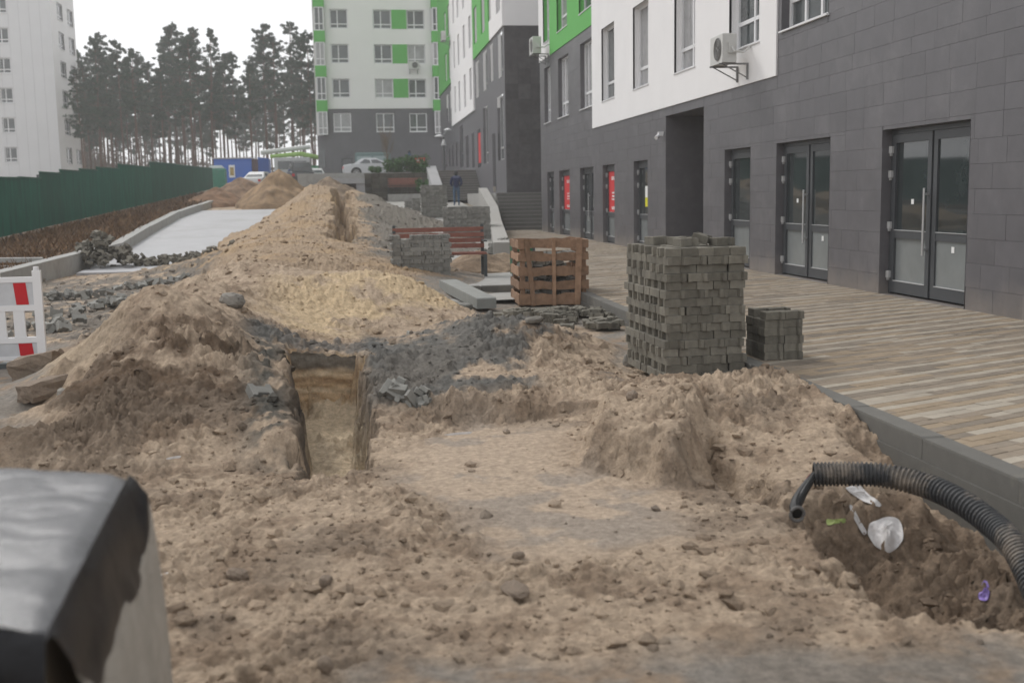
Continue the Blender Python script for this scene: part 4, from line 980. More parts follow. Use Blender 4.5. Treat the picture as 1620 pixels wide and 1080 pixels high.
for x, y, a, rx in ((.30, .30, .2, 0), (.36, .62, .5, 0), (.46, .35, 1.0, .28), (.62, .25, .15, 0), (.2, .8, .3, 0)): put_paver(big, pm_new, x, y, zt+(.03 if rx else 0), a, rx)
p = onz(1187, 574, SIDE_Z)
small = paver_stack('small low stack of pavers beside the tall stack on the striped sidewalk', (3.60, 9.42, SIDE_Z+.004), R(2), 2, 2, 6, first='B', ragged=.3, same=True, jit=.005)
def stack_px(label, px0, px1, pyb, Y, layers, ny, z=None, me=None, rot=0, **k):
    a, b = aty(px0, pyb, Y), aty(px1, pyb, Y); nx = max(1, round((b.x-a.x)/PWD)); return paver_stack(label, (a.x, Y, base_z(Y)+.055 if z is None else z), rot, nx, ny, layers, me or pm_old, **k)
stack_px('neat stack of grey pavers in front of the left half of the bench', 622, 716, 432, 20.1, 12, 3, z=.12, ragged=.45)
stack_px('uneven stack of old pavers behind the bench beside the concrete cheek wall', 702, 773, 376, 34.5, 14, 6, ragged=.35, rot=R(-4))
stack_px('tall stack of old pavers to the left of the walking person', 669, 709, 341, 47.0, 19, 6, ragged=.3)
stack_px('low paver stack left of the tall stack near the far bench', 652, 668, 328, 52.0, 9, 4, ragged=.3)
stack_px('lowest paver stack at the foot of the far bench', 640, 652, 322, 56.0, 5, 4, ragged=.4)
def paver_pile(name, label, c, n, spread, height, me, gz=None, flat=False, cat='paver pile', group='piles of loose pavers', seed=1):
    rr = random.Random(seed); t = thing(name, label, cat, (c[0], c[1], gz if gz is not None else ground_at(c[0], c[1])), 0, group)
    for i in range(n):
        u = abs(rr.gauss(0, .5)); u = min(u, 1.0); a = rr.uniform(0, 6.28); x, y = u*spread[0]*math.cos(a), u*spread[1]*math.sin(a)
        g = (ground_at(c[0]+x, c[1]+y) if gz is None else gz)-t.location.z; z = g+height*(1-u)**1.1*rr.uniform(.35, 1.0)
        if flat: put_paver(t, me, x, y, z+.004, rr.uniform(-.6, .6), rr.gauss(0, .12), rr.gauss(0, .12))
        else: put_paver(t, me, x, y, z, rr.uniform(0, 6.28), rr.gauss(0, .6), rr.gauss(0, .6))
    return t
c = onz(140, 432); paver_pile('paver_pile', 'heap of tumbled dark pavers at the end of the low wall', (c.x+.1, c.y+.9), 150, (1.55, 1.1), .95, pm_new, seed=3)
c = onz(255, 424, .03); paver_pile('paver_pile', 'pavers strewn along the broken edge of the pale slab', (c.x, c.y+.1), 75, (1.9, .5), .22, pm_new, seed=4)
for k, (px, py, n, lab) in enumerate([(110, 470, 26, 'loose pavers half buried in grey rubble right of the barrier'), (175, 490, 26, 'loose pavers in grey rubble at the left foot of the pale sand slope'),
                                      (90, 520, 18, 'few loose pavers in rubble just behind the barrier'), (220, 455, 24, 'loose pavers in rubble behind the crest of the left sand heap')]):
    c = onz(px, py, .05); paver_pile('paver_pile', lab, (c.x, c.y), n, (1.3, .9), .10, pm_old, seed=10+k)
c = onz(885, 503); paver_pile('paver_pile', 'flat spread of loose grey pavers in front of the slatted wooden crate', (c.x, c.y), 85, (1.15, .85), .09, pm_new, gz=.0, flat=True, seed=20)
c = onz(950, 520); paver_pile('paver_pile', 'few loose grey pavers lying on the road left of the tall stack', (c.x, c.y), 22, (.5, .5), .08, pm_new, gz=.0, flat=True, seed=21)
c = aty(655, 368, 29); paver_pile('paver_pile', 'heap of tumbled pavers behind the left end of the near bench', (c.x, c.y), 70, (1.0, .9), .45, pm_old, gz=base_z(29)+.05, seed=22)
c = aty(800, 378, 27.5); paver_pile('paver_pile', 'heap of tumbled pavers behind the crate at the foot of the cheek wall', (c.x, c.y), 70, (.85, .9), .38, pm_old, gz=.2, seed=23)
c = onz(630, 640, .05); paver_pile('paver_pile', 'few pavers and shards on the right lip of the trench', (c.x, c.y), 9, (.22, .2), .05, pm_old, seed=24)
for px, py, z, rz, rx, lab in ((412, 668, .02, .5, .5, 'single grey paver lying on the left heap near the trench'), (656, 530, .08, .2, .1, 'single grey paver at the foot of the yellow sand heap')):
    c = onz(px, py, z); o = link_mesh('loose_paver', pm_old, None, (c.x, c.y, ground_at(c.x, c.y)+.01)); o.rotation_euler = (rx, .15, rz); tag(o, lab, 'paver', 'single loose pavers')

m_sandstone = mat('sandy_lump', (.235, .185, .142), .95, .25, 20, .8, 60)
# broken concrete chunks and stones
def chunk(label, x, y, s, flat=.6, m=m_stone, name='concrete_chunk', sink=.15, cat='stone', seed=0):
    rg = np.random.default_rng(seed); import bmesh
    bm = bmesh.new(); bmesh.ops.create_cube(bm, size=2); bmesh.ops.subdivide_edges(bm, edges=bm.edges[:], cuts=3, use_grid_fill=True)
    k = np.array([1, rg.uniform(.6, .9), flat])
    for v in bm.verts:
        q = np.array(v.co[:]); q = q*((.15+.85/max(.6, np.linalg.norm(q)/1.05)) if s < .15 else (.85+.15/max(.6, np.linalg.norm(q)/1.1))); q += rg.uniform(-.10, .10, 3); v.co = Vector(q*k*s)
    me = bpy.data.meshes.new(name); bm.to_mesh(me); bm.free(); me.materials.append(m)
    o = link_mesh(name, me, None, (x, y, ground_at(x, y)+s*flat*(1-2*sink))); o.rotation_euler = (rg.uniform(-.2, .2), rg.uniform(-.2, .2), rg.uniform(0, 6.28)); tag(o, label, cat, 'broken concrete and stones'); return o
for i, (px, py, s, fl, lab) in enumerate([(62, 600, .27, .42, 'big sandy concrete lump below the plastic barrier'), (72, 632, .2, .38, 'second concrete lump in front of the big one by the barrier'),
        (100, 652, .06, .7, 'small dark stone at the edge of the left road patch'), (368, 500, .13, .6, 'round pale stone on the back of the left sand heap'),
        (375, 905, .05, .6, 'rounded lump of sand stone in the left foreground'), (515, 915, .036, .7, 'small pale stone in the middle foreground'), (815, 932, .065, .3, 'flat pale stone in the middle foreground'),
        (515, 1055, .035, .8, 'small stone near the bottom edge of the picture'), (860, 528, .10, .4, 'broad grey slab of soil on top of the grey heap'), (995, 573, .06, 1.2, 'brown stone standing at the left corner of the tall paver stack'),
        (820, 880, .03, .6, 'tiny pebble on the flat sand'), (1000, 690, .05, .7, 'pebble at the foot of the cut sand block')]):
    c = onz(px, py, .03); 
    if i == 3: c = aty(368, 500, 11.6)
    if i == 8: c = aty(845, 525, 11.2)
    chunk(lab, c.x, c.y, s, fl, m_sandstone if i in (0, 1, 4, 5, 6, 7, 10, 11) else m_stone, seed=i+1)

# ------------------------------------------------------------------ kerb beams lying about
def beam(label, a, b, w, h, m=m_conc):
    a, b = Vector(a), Vector(b); d = (b-a); L = d.length; t = MB().prism([(0, -w/2), (L, -w/2), (L, w/2), (0, w/2)], 0, h, .015)
    o = link_mesh('kerb_beam', t.mesh('kerb_beam', m), None, a); o.rotation_euler = (0, -math.asin(d.z/L), math.atan2(d.y, d.x)); tag(o, label, 'kerb beam', 'concrete beams lying loose'); return o
e0 = onz(770, 488, .02); s0 = aty(708, 441, 18.6)
beam('long concrete kerb beam lying aslant from the yellow sand heap to the road', (s0.x, s0.y, s0.z-.17), (e0.x, e0.y, .02), .30, .16, mat('beam_concrete', (.25, .255, .24), .9, .1, 5, .2, 60))
c = onz(728, 490, .02); beam('short broken kerb piece under the long concrete beam', (c.x-.25, c.y+.25, .05), (c.x+.12, c.y-.05, .0), .2, .1, m_paver_old)
c = onz(20, 440, .05); beam('concrete beam lying at the near end of the low wall', (c.x-1.0, c.y-.2, .12), (c.x+.6, c.y+.3, .1), .3, .22); beam('upper concrete beam laid across the end of the low wall', (c.x-1.2, c.y+.3, .4), (c.x+.5, c.y+.6, .36), .3, .1)

# ------------------------------------------------------------------ slatted wooden crate
q0, q1 = onz(823, 484), onz(930, 481); cw = q1.x-q0.x
cr = thing('wooden_crate', 'slatted wooden crate of rough boards standing on the road by the kerb', 'crate', (q0.x, q0.y, 0), R(-1))
rr = random.Random(5)
def rough_board(x0, x1, z0, z1, y0, y1, par, ax='x'):
    n = 9; vs_ = []; fs = []
    for k in range(n+1):
        x = x0+(x1-x0)*k/n; a, b = z0+rr.uniform(-.012, .012), z1+rr.uniform(-.016, .016); q = rr.uniform(-.004, .004)
        for (yy, zz) in ((y0+q, a), (y1, a), (y1, b), (y0+q, b)): vs_.append((x, yy, zz) if ax == 'x' else (yy, x, zz))
        if k: i = 4*k; fs += [(i-4+j, i-4+(j+1) % 4, i+(j+1) % 4, i+j) for j in range(4)]
    fs += [(0, 1, 2, 3), (4*n+3, 4*n+2, 4*n+1, 4*n)]
    MB().add(vs_, fs).build('board', m_wood, par, local=True)
H5 = [(.01, .175), (.245, .365), (.45, .59), (.68, .79), (.87, .985)]
for z0, z1 in H5: rough_board(-.02, cw+.02, z0, z1, -.012, .012, cr)
for z0, z1 in H5: rough_board(.02, cw, z0, z1, .03, .05, cr, 'y') if False else rough_board(0.02, .98, z0, z1, cw-.005, cw+.018, cr, 'y')
for z0, z1 in H5: rough_board(0.02, .98, z0, z1, -.012, .01, cr, 'y')
for z0, z1 in H5: rough_board(-.02, cw+.02, z0, z1, 1.0, 1.02, cr)
for x, w_, tl in ((.15, .035, -.05), (.50, .028, 0), (.86, .045, .02)):
    x *= cw; MB().add([(x-w_-tl, -.045, -.0), (x+w_-tl, -.045, -.0), (x+w_+tl, -.045, 1.02), (x-w_+tl, -.045, 1.02), (x-w_-tl, -.018, -.0), (x+w_-tl, -.018, -.0), (x+w_+tl, -.018, 1.02), (x-w_+tl, -.018, 1.02)],
                      [(0, 1, 2, 3), (7, 6, 5, 4), (0, 4, 5, 1), (1, 5, 6, 2), (2, 6, 7, 3), (3, 7, 4, 0)]).build('batten', m_wood, cr, local=True)
for x in (.05, cw-.05):
    for y in (.06, .95): MB().box(x-.035, x+.035, y-.035, y+.035, 0, .97).build('corner_post', m_wood, cr, local=True)
MB().box(.0, cw, .02, .98, .001, .02).build('bottom_board', m_wood, cr, local=True)
t = thing('paver_pile', 'loose pavers filling the slatted wooden crate', 'paver pile', (q0.x, q0.y, .02), 0, 'piles of loose pavers'); rr2 = random.Random(9)
for k in range(110):
    z = rr2.uniform(.02, .72); put_paver(t, pm_old, rr2.uniform(.14, cw-.14), rr2.choice((.17, .3, .45, .6, .75)), z, rr2.uniform(0, 3), rr2.gauss(0, .25), rr2.gauss(0, .25))

# ------------------------------------------------------------------ benches
def bench(label, x0, x1, y, z, rows=4):
    t = thing('park_bench', label, 'bench', ((x0+x1)/2, y, z), 0, 'wooden benches on metal legs'); hw = (x1-x0)/2
    for k in range(3): MB().prism([(-hw, -.02+.14*k), (hw, -.02+.14*k), (hw, .10+.14*k), (-hw, .10+.14*k)], .42, .46, .006).build('seat_slat', m_benchwood, t, local=True)
    for k in range(rows): MB().box(-hw, hw, .43+.022*k, .465+.022*k, .53+.105*k, .615+.105*k).build('back_slat', m_benchwood, t, local=True)
    for s_ in (-1, 1):
        x = s_*(hw-.03)
        MB().box(x-.03, x+.03, -.02, .05, 0, .42).build('leg', m_metaldk, t, local=True)
        MB().add([(x-.03, .46, 0), (x+.03, .46, 0), (x+.03, .53, 0), (x-.03, .53, 0), (x-.03, .50, .98), (x+.03, .50, .98), (x+.03, .57, .98), (x-.03, .57, .98)],
                 [(0, 3, 2, 1), (4, 5, 6, 7), (0, 1, 5, 4), (1, 2, 6, 5), (2, 3, 7, 6), (3, 0, 4, 7)]).build('leg', m_metaldk, t, local=True)
        MB().box(x-.025, x+.025, .05, .46, .36, .415).build('seat_support', m_metaldk, t, local=True); MB().box(x-.03, x+.03, -.04, .46, .66, .69).build('armrest', m_metaldk, t, local=True)
    return t
a, b = aty(624, 430, 20.95), aty(771, 430, 20.95)
bench('red brown slatted bench behind a neat paver stack', a.x, b.x, 20.95, .15)
a, b = aty(614, 300, 65.6), aty(669, 300, 65.6); bench('far red brown bench in front of the hedge', a.x, b.x, 65.6, 1.80)
# green litter bin by the crate
c = onz(819, 437, .15); t = thing('litter_bin', 'green litter bin half hidden behind the crate', 'litter bin', (c.x+.1, c.y+.1, .15))
MB().box(-.2, .2, -.2, .2, .04, .62).build('bin_body', m_bin, t, local=True)
for x in (-.22, .18): MB().box(x, x+.04, -.23, -.201, 0, .68).build('post', m_metaldk, t, local=True)
for k in range(5): MB().box(-.16+.07*k, -.11+.07*k, -.222, -.202, .06, .6).build('slat', m_bin, t, local=True)

# ------------------------------------------------------------------ plastic road barriers
def barrier(label, loc, rotz):
    t = thing('road_barrier', label, 'barrier', loc, rotz, 'red and white plastic barriers'); W2 = 1.95   # local: x from -W2 to 0
    def bar(n, x0, x1, z0, z1, m=m_frame_w, d=.022, par=t): return MB().prism([(x0, -d), (x1, -d), (x1, d), (x0, d)], z0, z1, 0).build(n, m, par, local=True)
    bar('end_post', -.085, 0, .06, 1.02, d=.025); bar('end_post', -W2, -W2+.085, .06, 1.02, d=.025)
    MB().tube([(-.045, 0, 1.02), (-.045, 0, 1.06)], .028, 10).build('post_cap', m_frame_w, t, local=True)
    bar('top_rail', -W2+.085, -.085, .90, .955); bar('mid_rail', -W2+.085, -.085, .60, .66); bar('lower_rail', -W2+.085, -.085, .26, .32); bar('bottom_rail', -W2+.085, -.085, .08, .12)
    bd = bar('upper_board', -W2+.085, -.085, .66, .90, mat('reflective_white', (.52, .53, .55), .4), d=.014); bl_ = bar('lower_board', -W2+.085, -.085, .12, .26, MATS['reflective_white'], d=.014)
    for k in range(5):
        x = -.10-.37*k
        MB().add([(x-.16, -.0185, .665), (x-.035, -.0185, .665), (x-.055, -.0185, .895), (x-.18, -.0185, .895)], [(0, 1, 2, 3)]).build('red_stripe', m_redr, bd, local=True)
        MB().add([(x-.16, -.0185, .125), (x-.02, -.0185, .125), (x-.035, -.0185, .255), (x-.17, -.0185, .255)], [(0, 1, 2, 3)]).build('red_stripe', m_redr, bl_, local=True)
    for k in range(9):
        x = -.245-.19*k; bar('baluster', x-.055, x+.055, .32, .60, d=.018)
    for x in (-.3, -W2+.3): MB().box(x-.16, x+.12, -.12, .12, .0, .055).build('foot', m_metaldk, t, local=True)
    return t
c = onz(67, 572, .02); barrier('white plastic barrier with red stripes at the left edge beside the sand heap', (c.x+.05, c.y, -.03), R(2))
c = onz(9, 470, .02); barrier('second plastic barrier behind, just showing its striped end', (c.x-.08, c.y, .25), R(-25))

# ------------------------------------------------------------------ corrugated conduit, cables and litter by the pit
def smooth_path(pts, n):
    pts = [Vector(p) for p in pts]; pts = [pts[0]*2-pts[1]]+pts+[pts[-1]*2-pts[-2]]; out_ = []
    m = len(pts)-3
    for s_ in range(n+1):
        t = min(s_/n*m, m-1e-6); i = int(t); f = t-i; p0, p1, p2, p3 = pts[i:i+4]
        out_.append(.5*((2*p1)+(p2-p0)*f+(2*p0-5*p1+4*p2-p3)*f*f+(3*p1-p0-3*p2+p3)*f**3))
    return out_
def cpt(px, py, y): return aty(px, py, y)
cpath = [cpt(1287, 750, 5.55), cpt(1340, 749, 5.5), cpt(1400, 752, 5.42), cpt(1465, 768, 5.27), cpt(1520, 793, 5.05), cpt(1570, 829, 4.8), cpt(1604, 862, 4.55), cpt(1628, 905, 4.35), cpt(1650, 960, 4.15)]
path = smooth_path(cpath, 420)
rad = [.060+(.006 if i % 6 in (1, 2, 3) else -.004) for i in range(len(path))]
cd = thing('corrugated_conduit', 'black ribbed plastic conduit curving out of the pit with cables at its end', 'conduit', path[-1])
MB().tube(path, rad, 20, cap=False).build('conduit_tube', m_conduit, cd, smooth=False)
ip = path[:14]; MB().tube(ip, .045, 14, cap=False).build('inner_lining', m_dark, cd)
e = path[0]
for k, (o1, m_) in enumerate([((.0, .0, .0), m_cable), ((.012, -.01, .01), m_cable), ((-.012, .01, -.004), m_redcable), ((.0, .012, -.014), m_cable)]):
    o1 = Vector(o1); q = [path[8]+o1, e+o1, cpt(1274, 768, 5.45)+o1, cpt(1262, 788, 5.38)+o1, cpt(1255, 802, 5.33)+o1]
    MB().tube(smooth_path(q, 24), .014 if k != 2 else .007, 8).build('cable', m_, cd)
sl = smooth_path([cpt(1280, 762, 5.48), cpt(1268, 780, 5.42), cpt(1259, 799, 5.34), cpt(1260, 812, 5.28)], 16)
MB().tube(sl, [.024+.008*min(1, i/8) for i in range(17)], 12).build('cable_sleeve', m_cable, cd)
ring = [sl[-1]+Vector((.036*math.cos(th), -.01, .036*math.sin(th))) for th in np.linspace(0, 2*math.pi, 25)]
MB().tube(ring, .009, 8, cap=False).build('sleeve_rim', mat('worn_rim', (.10, .095, .09), .6), cd)
def crumple(name, label, cat, pxs, y, m, seed, thick=.05, n=14):
    """crumpled sheet lying on the pit slope"""
    rg = np.random.default_rng(seed); cen = [sum(q[i] for q in pxs)/len(pxs) for i in (0, 1)]
    vs_ = []; fs = []; rings = 5
    c = None
    for r_i in range(rings+1):
        f = r_i/rings
        for k in range(n):
            t = k/n*len(pxs); i = int(t); g = t-i; a, b = pxs[i % len(pxs)], pxs[(i+1) % len(pxs)]
            ex, ey = a[0]*(1-g)+b[0]*g, a[1]*(1-g)+b[1]*g
            px, py = cen[0]+(ex-cen[0])*f, cen[1]+(ey-cen[1])*f
            d = ray(px, py); lo, hi = 3.6, 7.0                    # where the sight line meets the slope
            for _ in range(26):
                md = (lo+hi)/2; q = CAMP+d*(md/d.y)
                if q.z > ground_at(q.x, q.y): lo = md
                else: hi = md
            q = CAMP+d*(lo/d.y); bump_ = thick*(1-f*.7)*rg.uniform(.15, 1.0)+.006
            vs_.append((q.x, q.y-.2*bump_, q.z+bump_))
        if r_i:
            fs += [((r_i-1)*n+k, (r_i-1)*n+(k+1) % n, r_i*n+(k+1) % n, r_i*n+k) for k in range(n)]
    o = MB().add(vs_, fs).build(name, m, None, smooth=False); sol = o.modifiers.new('thickness', 'SOLIDIFY'); sol.thickness = .003; sb = o.modifiers.new('sub', 'SUBSURF'); sb.levels = sb.render_levels = 2; o.data.polygons.foreach_set('use_smooth', [True]*len(o.data.polygons)); return tag(o, label, cat)
crumple('plastic_rag', 'crumpled dirty white plastic rag lying in the pit', 'rag', [(1375, 832), (1400, 822), (1424, 825), (1430, 855), (1420, 870), (1405, 884), (1385, 870), (1370, 850)], 5.0, m_rag, 3, .09, 18)
crumple('plastic_rag', 'torn strip of white plastic just below the conduit', 'rag', [(1335, 773), (1358, 768), (1375, 785), (1396, 800), (1392, 806), (1365, 795), (1345, 783)], 5.3, m_rag, 4, .035)
crumple('plastic_rag', 'thin white plastic edge sticking out of the pit slope', 'rag', [(1342, 800), (1348, 800), (1360, 825), (1372, 845), (1366, 850), (1352, 826)], 5.3, m_rag, 5, .02)
crumple('candy_wrapper', 'small purple wrapper at the bottom of the pit', 'wrapper', [(1555, 920), (1562, 922), (1566, 940), (1562, 953), (1548, 952), (1546, 945)], 4.4, m_purple, 6, .03)
crumple('plastic_tie', 'lime green plastic scrap beside the cable end', 'plastic', [(1306, 822), (1320, 824), (1338, 820), (1338, 829), (1322, 829), (1308, 834)], 5.2, m_lime, 7, .012)
for i, (px, py, y, lab) in enumerate([(262, 910, 0, 'small white scrap beside the wrapped load'), (725, 688, 0, 'thin pale strip on the flat sand near the trench'), (275, 726, 0, 'pale paper scrap at the front foot of the left heap')]):
    w_ = (10, 24, 13)[i]; crumple('paper_scrap', lab, 'scrap', [(px-w_, py+1), (px-w_*.3, py-2), (px+w_, py-4), (px+w_*.8, py), (px, py+1), (px-w_*.7, py+3)], 5, m_rag, 20+i, .01)

# ------------------------------------------------------------------ wrapped load in the left foreground
WZ = .98
def wz(px, py, z=WZ): return onz(px, py, z)
wl_ = thing('wrapped_load', 'waist high load under black plastic and clear film in the left foreground', 'wrapped load', (-1.2, 2.3, 0))
c0 = wz(203, 741); c1 = wz(72, 985)                                # far right and near right corners of the top
nrm = Vector((c1.y-c0.y, -(c1.x-c0.x), 0)).normalized(); along = (c1-c0); Wd_ = 1.15
if nrm.x < 0: nrm = -nrm
lft = (wz(-60, 729)-c0).normalized()
def top_pt(s_, t_): return c0+along*s_+lft*t_
NS, NT = 46, 46; vs_ = []; fs = []
_s, _t = np.meshgrid(np.arange(NS+1)/NS, np.arange(NT+1)/NT*Wd_, indexing='ij'); _px = c0.x+along.x*_s+lft.x*_t; _py = c0.y+along.y*_s+lft.y*_t
WR = .005*perlin(_px*2.6+_py*1.2, _py*4.2, 5)-.007*np.clip(.16-np.abs(perlin(_px*4-_py*3, _py*5+_px*2, 6)), 0, 1)*5-.004*np.clip(.1-np.abs(perlin(_px*9+_py*4, _py*8, 16)), 0, 1)*6
for i in range(NS+1):
    for j in range(NT+1):
        s_, t_ = i/NS, j/NT*Wd_
        p = top_pt(s_, t_); e_ = min(s_, 1-s_)*2
        wr = WR[i, j]
        vs_.append((p.x, p.y, WZ+wr-.02*math.exp(-t_/.03)-.012*math.exp(-s_/.04)-.012*math.exp(-(1-s_)/.04)))
        if i and j: k = i*(NT+1)+j; fs.append((k-NT-2, k-NT-1, k, k-1))
MB().add(vs_, fs).build('top_sheet', mat('black_film_sheet', (.045, .045, .05), .27, .2, 7, .3, 22, spec=.65), wl_, smooth=True)
# skirt of the black sheet hanging over the right and near sides, wavy hem
def skirt(name, m, a, b, out_n, z1, zfun, bulge, n=60, rows=10, seed=3):
    vs_ = []; fs = []; _f, _g = np.meshgrid(np.arange(n+1)/n, np.arange(rows+1)/rows, indexing='ij'); PN = perlin(_f*7+seed, _g*2.2, seed)
    for i in range(n+1):
        f = i/n; q = a+(b-a)*f; zb = zfun(f)
        for j in range(rows+1):
            g = j/rows; zz1 = z1(f) if callable(z1) else z1; z = zz1+(zb-zz1)*g; o_ = bulge*(g**.6)+.012*PN[i, j]*(g+.1)
            vs_.append((q.x+out_n.x*o_, q.y+out_n.y*o_, z))
            if i and j: k = i*(rows+1)+j; fs.append((k-rows-2, k-rows-1, k, k-1))
    return MB().add(vs_, fs).build(name, m, wl_, smooth=True)
near_n = along.normalized()
skirt('black_skirt', m_blackpl, c0, c1, nrm, WZ-.018, lambda f: WZ-.06-.17*math.sin(math.pi*min(1, f*.9+.05))**.8-.03*math.sin(f*9), .05)
skirt('black_skirt', m_blackpl, c1, c1+lft*Wd_, near_n, WZ-.018, lambda f: WZ-.13-.03*math.sin(f*11), .04, seed=5)
skirt('film_side', m_film, c0+nrm*.045, c1+nrm*.045, nrm, lambda f: WZ-.045-.17*math.sin(math.pi*min(1, f*.9+.05))**.8-.03*math.sin(f*9), lambda f: .0, .055, rows=24, seed=8)
skirt('film_side', m_film, c1+near_n*.04, c1+lft*Wd_+near_n*.04, near_n, lambda f: WZ-.12-.03*math.sin(f*11), lambda f: .0, .06, rows=24, seed=9)
skirt('film_side', m_film, c0-near_n*.012, c0+lft*Wd_-near_n*.012, -near_n, WZ-.05, lambda f: .0, .05, rows=24, seed=10)
bx_ = [c0+nrm*-.02, c1+nrm*-.02, c1+lft*(Wd_-.05), c0+lft*(Wd_-.05)]
MB().prism([(q.x, q.y) for q in bx_], .0, WZ-.06).build('boxed_goods', mat('cardboard', (.30, .24, .17), .9), wl_)

# ------------------------------------------------------------------ far sand cone and low berms near the fence end
def cone_heap(label, cx, cy, rx, ry, h, z0, col, seed, name='sand_heap'):
    n, m = 90, 40; fs = []
    ff = np.repeat(np.arange(m+1)/m, n); aa = np.tile(np.arange(n)*2*np.pi/n, m+1); x = cx+rx*ff*np.cos(aa); y = cy+ry*ff*np.sin(aa)
    w_ = fbm(x, y, .8, 5, seed); w2 = fbm(x, y, 5, 3, seed+9)
    z = z0+h*np.maximum(0, (1-ff)**.95)*(1+.25*w_*ff)+.10*w_*(1-ff*.5)+.03*w2-.15*(ff > .97); vs_ = list(zip(x.tolist(), y.tolist(), z.tolist()))
    u = .8+.35*fbm(x, y, 2, 3, seed+3); cols = np.c_[col[0]*u, col[1]*u, col[2]*u, np.ones_like(u)]
    for i in range(1, m+1): fs += [((i-1)*n+k, (i-1)*n+(k+1) % n, i*n+(k+1) % n, i*n+k) for k in range(n)]
    me = MB().add(vs_, fs).mesh(name, m_soil, True); at = me.color_attributes.new('Col', 'FLOAT_COLOR', 'POINT'); at.data.foreach_set('color', np.array(cols).ravel())
    return tag(link_mesh(name, me), label, 'heap', 'heaps dug out of the trench')
p = aty(441, 263, 62); cone_heap('tall conical sand heap at the far end of the pale slab', p.x, 62, 2.5, 3.2, p.z-base_z(62)-.1, base_z(62), (.33, .225, .135), 5)
p = aty(382, 280, 72); cone_heap('low brown heap left of the conical sand heap near the blue cabin', p.x, 72, 2.6, 3, p.z-base_z(72), base_z(72), (.27, .18, .12), 6)
p = aty(350, 296, 66); cone_heap('reddish soil mound at the end of the green fence', p.x-.3, 66, 2.0, 4, p.z-base_z(66), base_z(66), (.25, .15, .09), 7, 'soil_heap')
p = aty(515, 284, 63.5); cone_heap('rubbly mound under the terrace edge behind the far trench', p.x+.2, 63.5, 2.9, 3.4, p.z-base_z(63.5)+.15, base_z(63.5), (.28, .21, .15), 8, 'soil_heap')
cone_heap('small sand heap on the pavement under the bench', 2.45, 22.6, 1.0, .9, .42, .14, (.36, .27, .19), 12)
cone_heap('low sand patch beside the litter bin behind the bench', 3.2, 24.6, .8, .9, .3, .14, (.36, .28, .2), 13)
# concrete duct edge above the far trench
t = thing('concrete_duct', 'pale concrete duct end under the terrace with a dark opening', 'duct', (-.9, 64.5, 1.3))
a, b = aty(541, 285, 64.6), aty(577, 285, 64.6)
MB().box(a.x-.5, b.x, 64.6, 67.5, aty(560, 290.5, 64.6).z, aty(560, 282, 64.6).z).build('cover_slab', m_conc_light, t)
MB().box(a.x, b.x-.5, 65.2, 67.4, 1.0, aty(560, 290.6, 64.6).z-.002).build('opening', mat('duct_brick', (.11, .07, .05), .9, .3, 6), t)
MB().box(b.x-.49, b.x, 64.7, 67.4, 1.0, aty(560, 290.6, 64.6).z-.002).build('side_wall', m_conc_light, t)

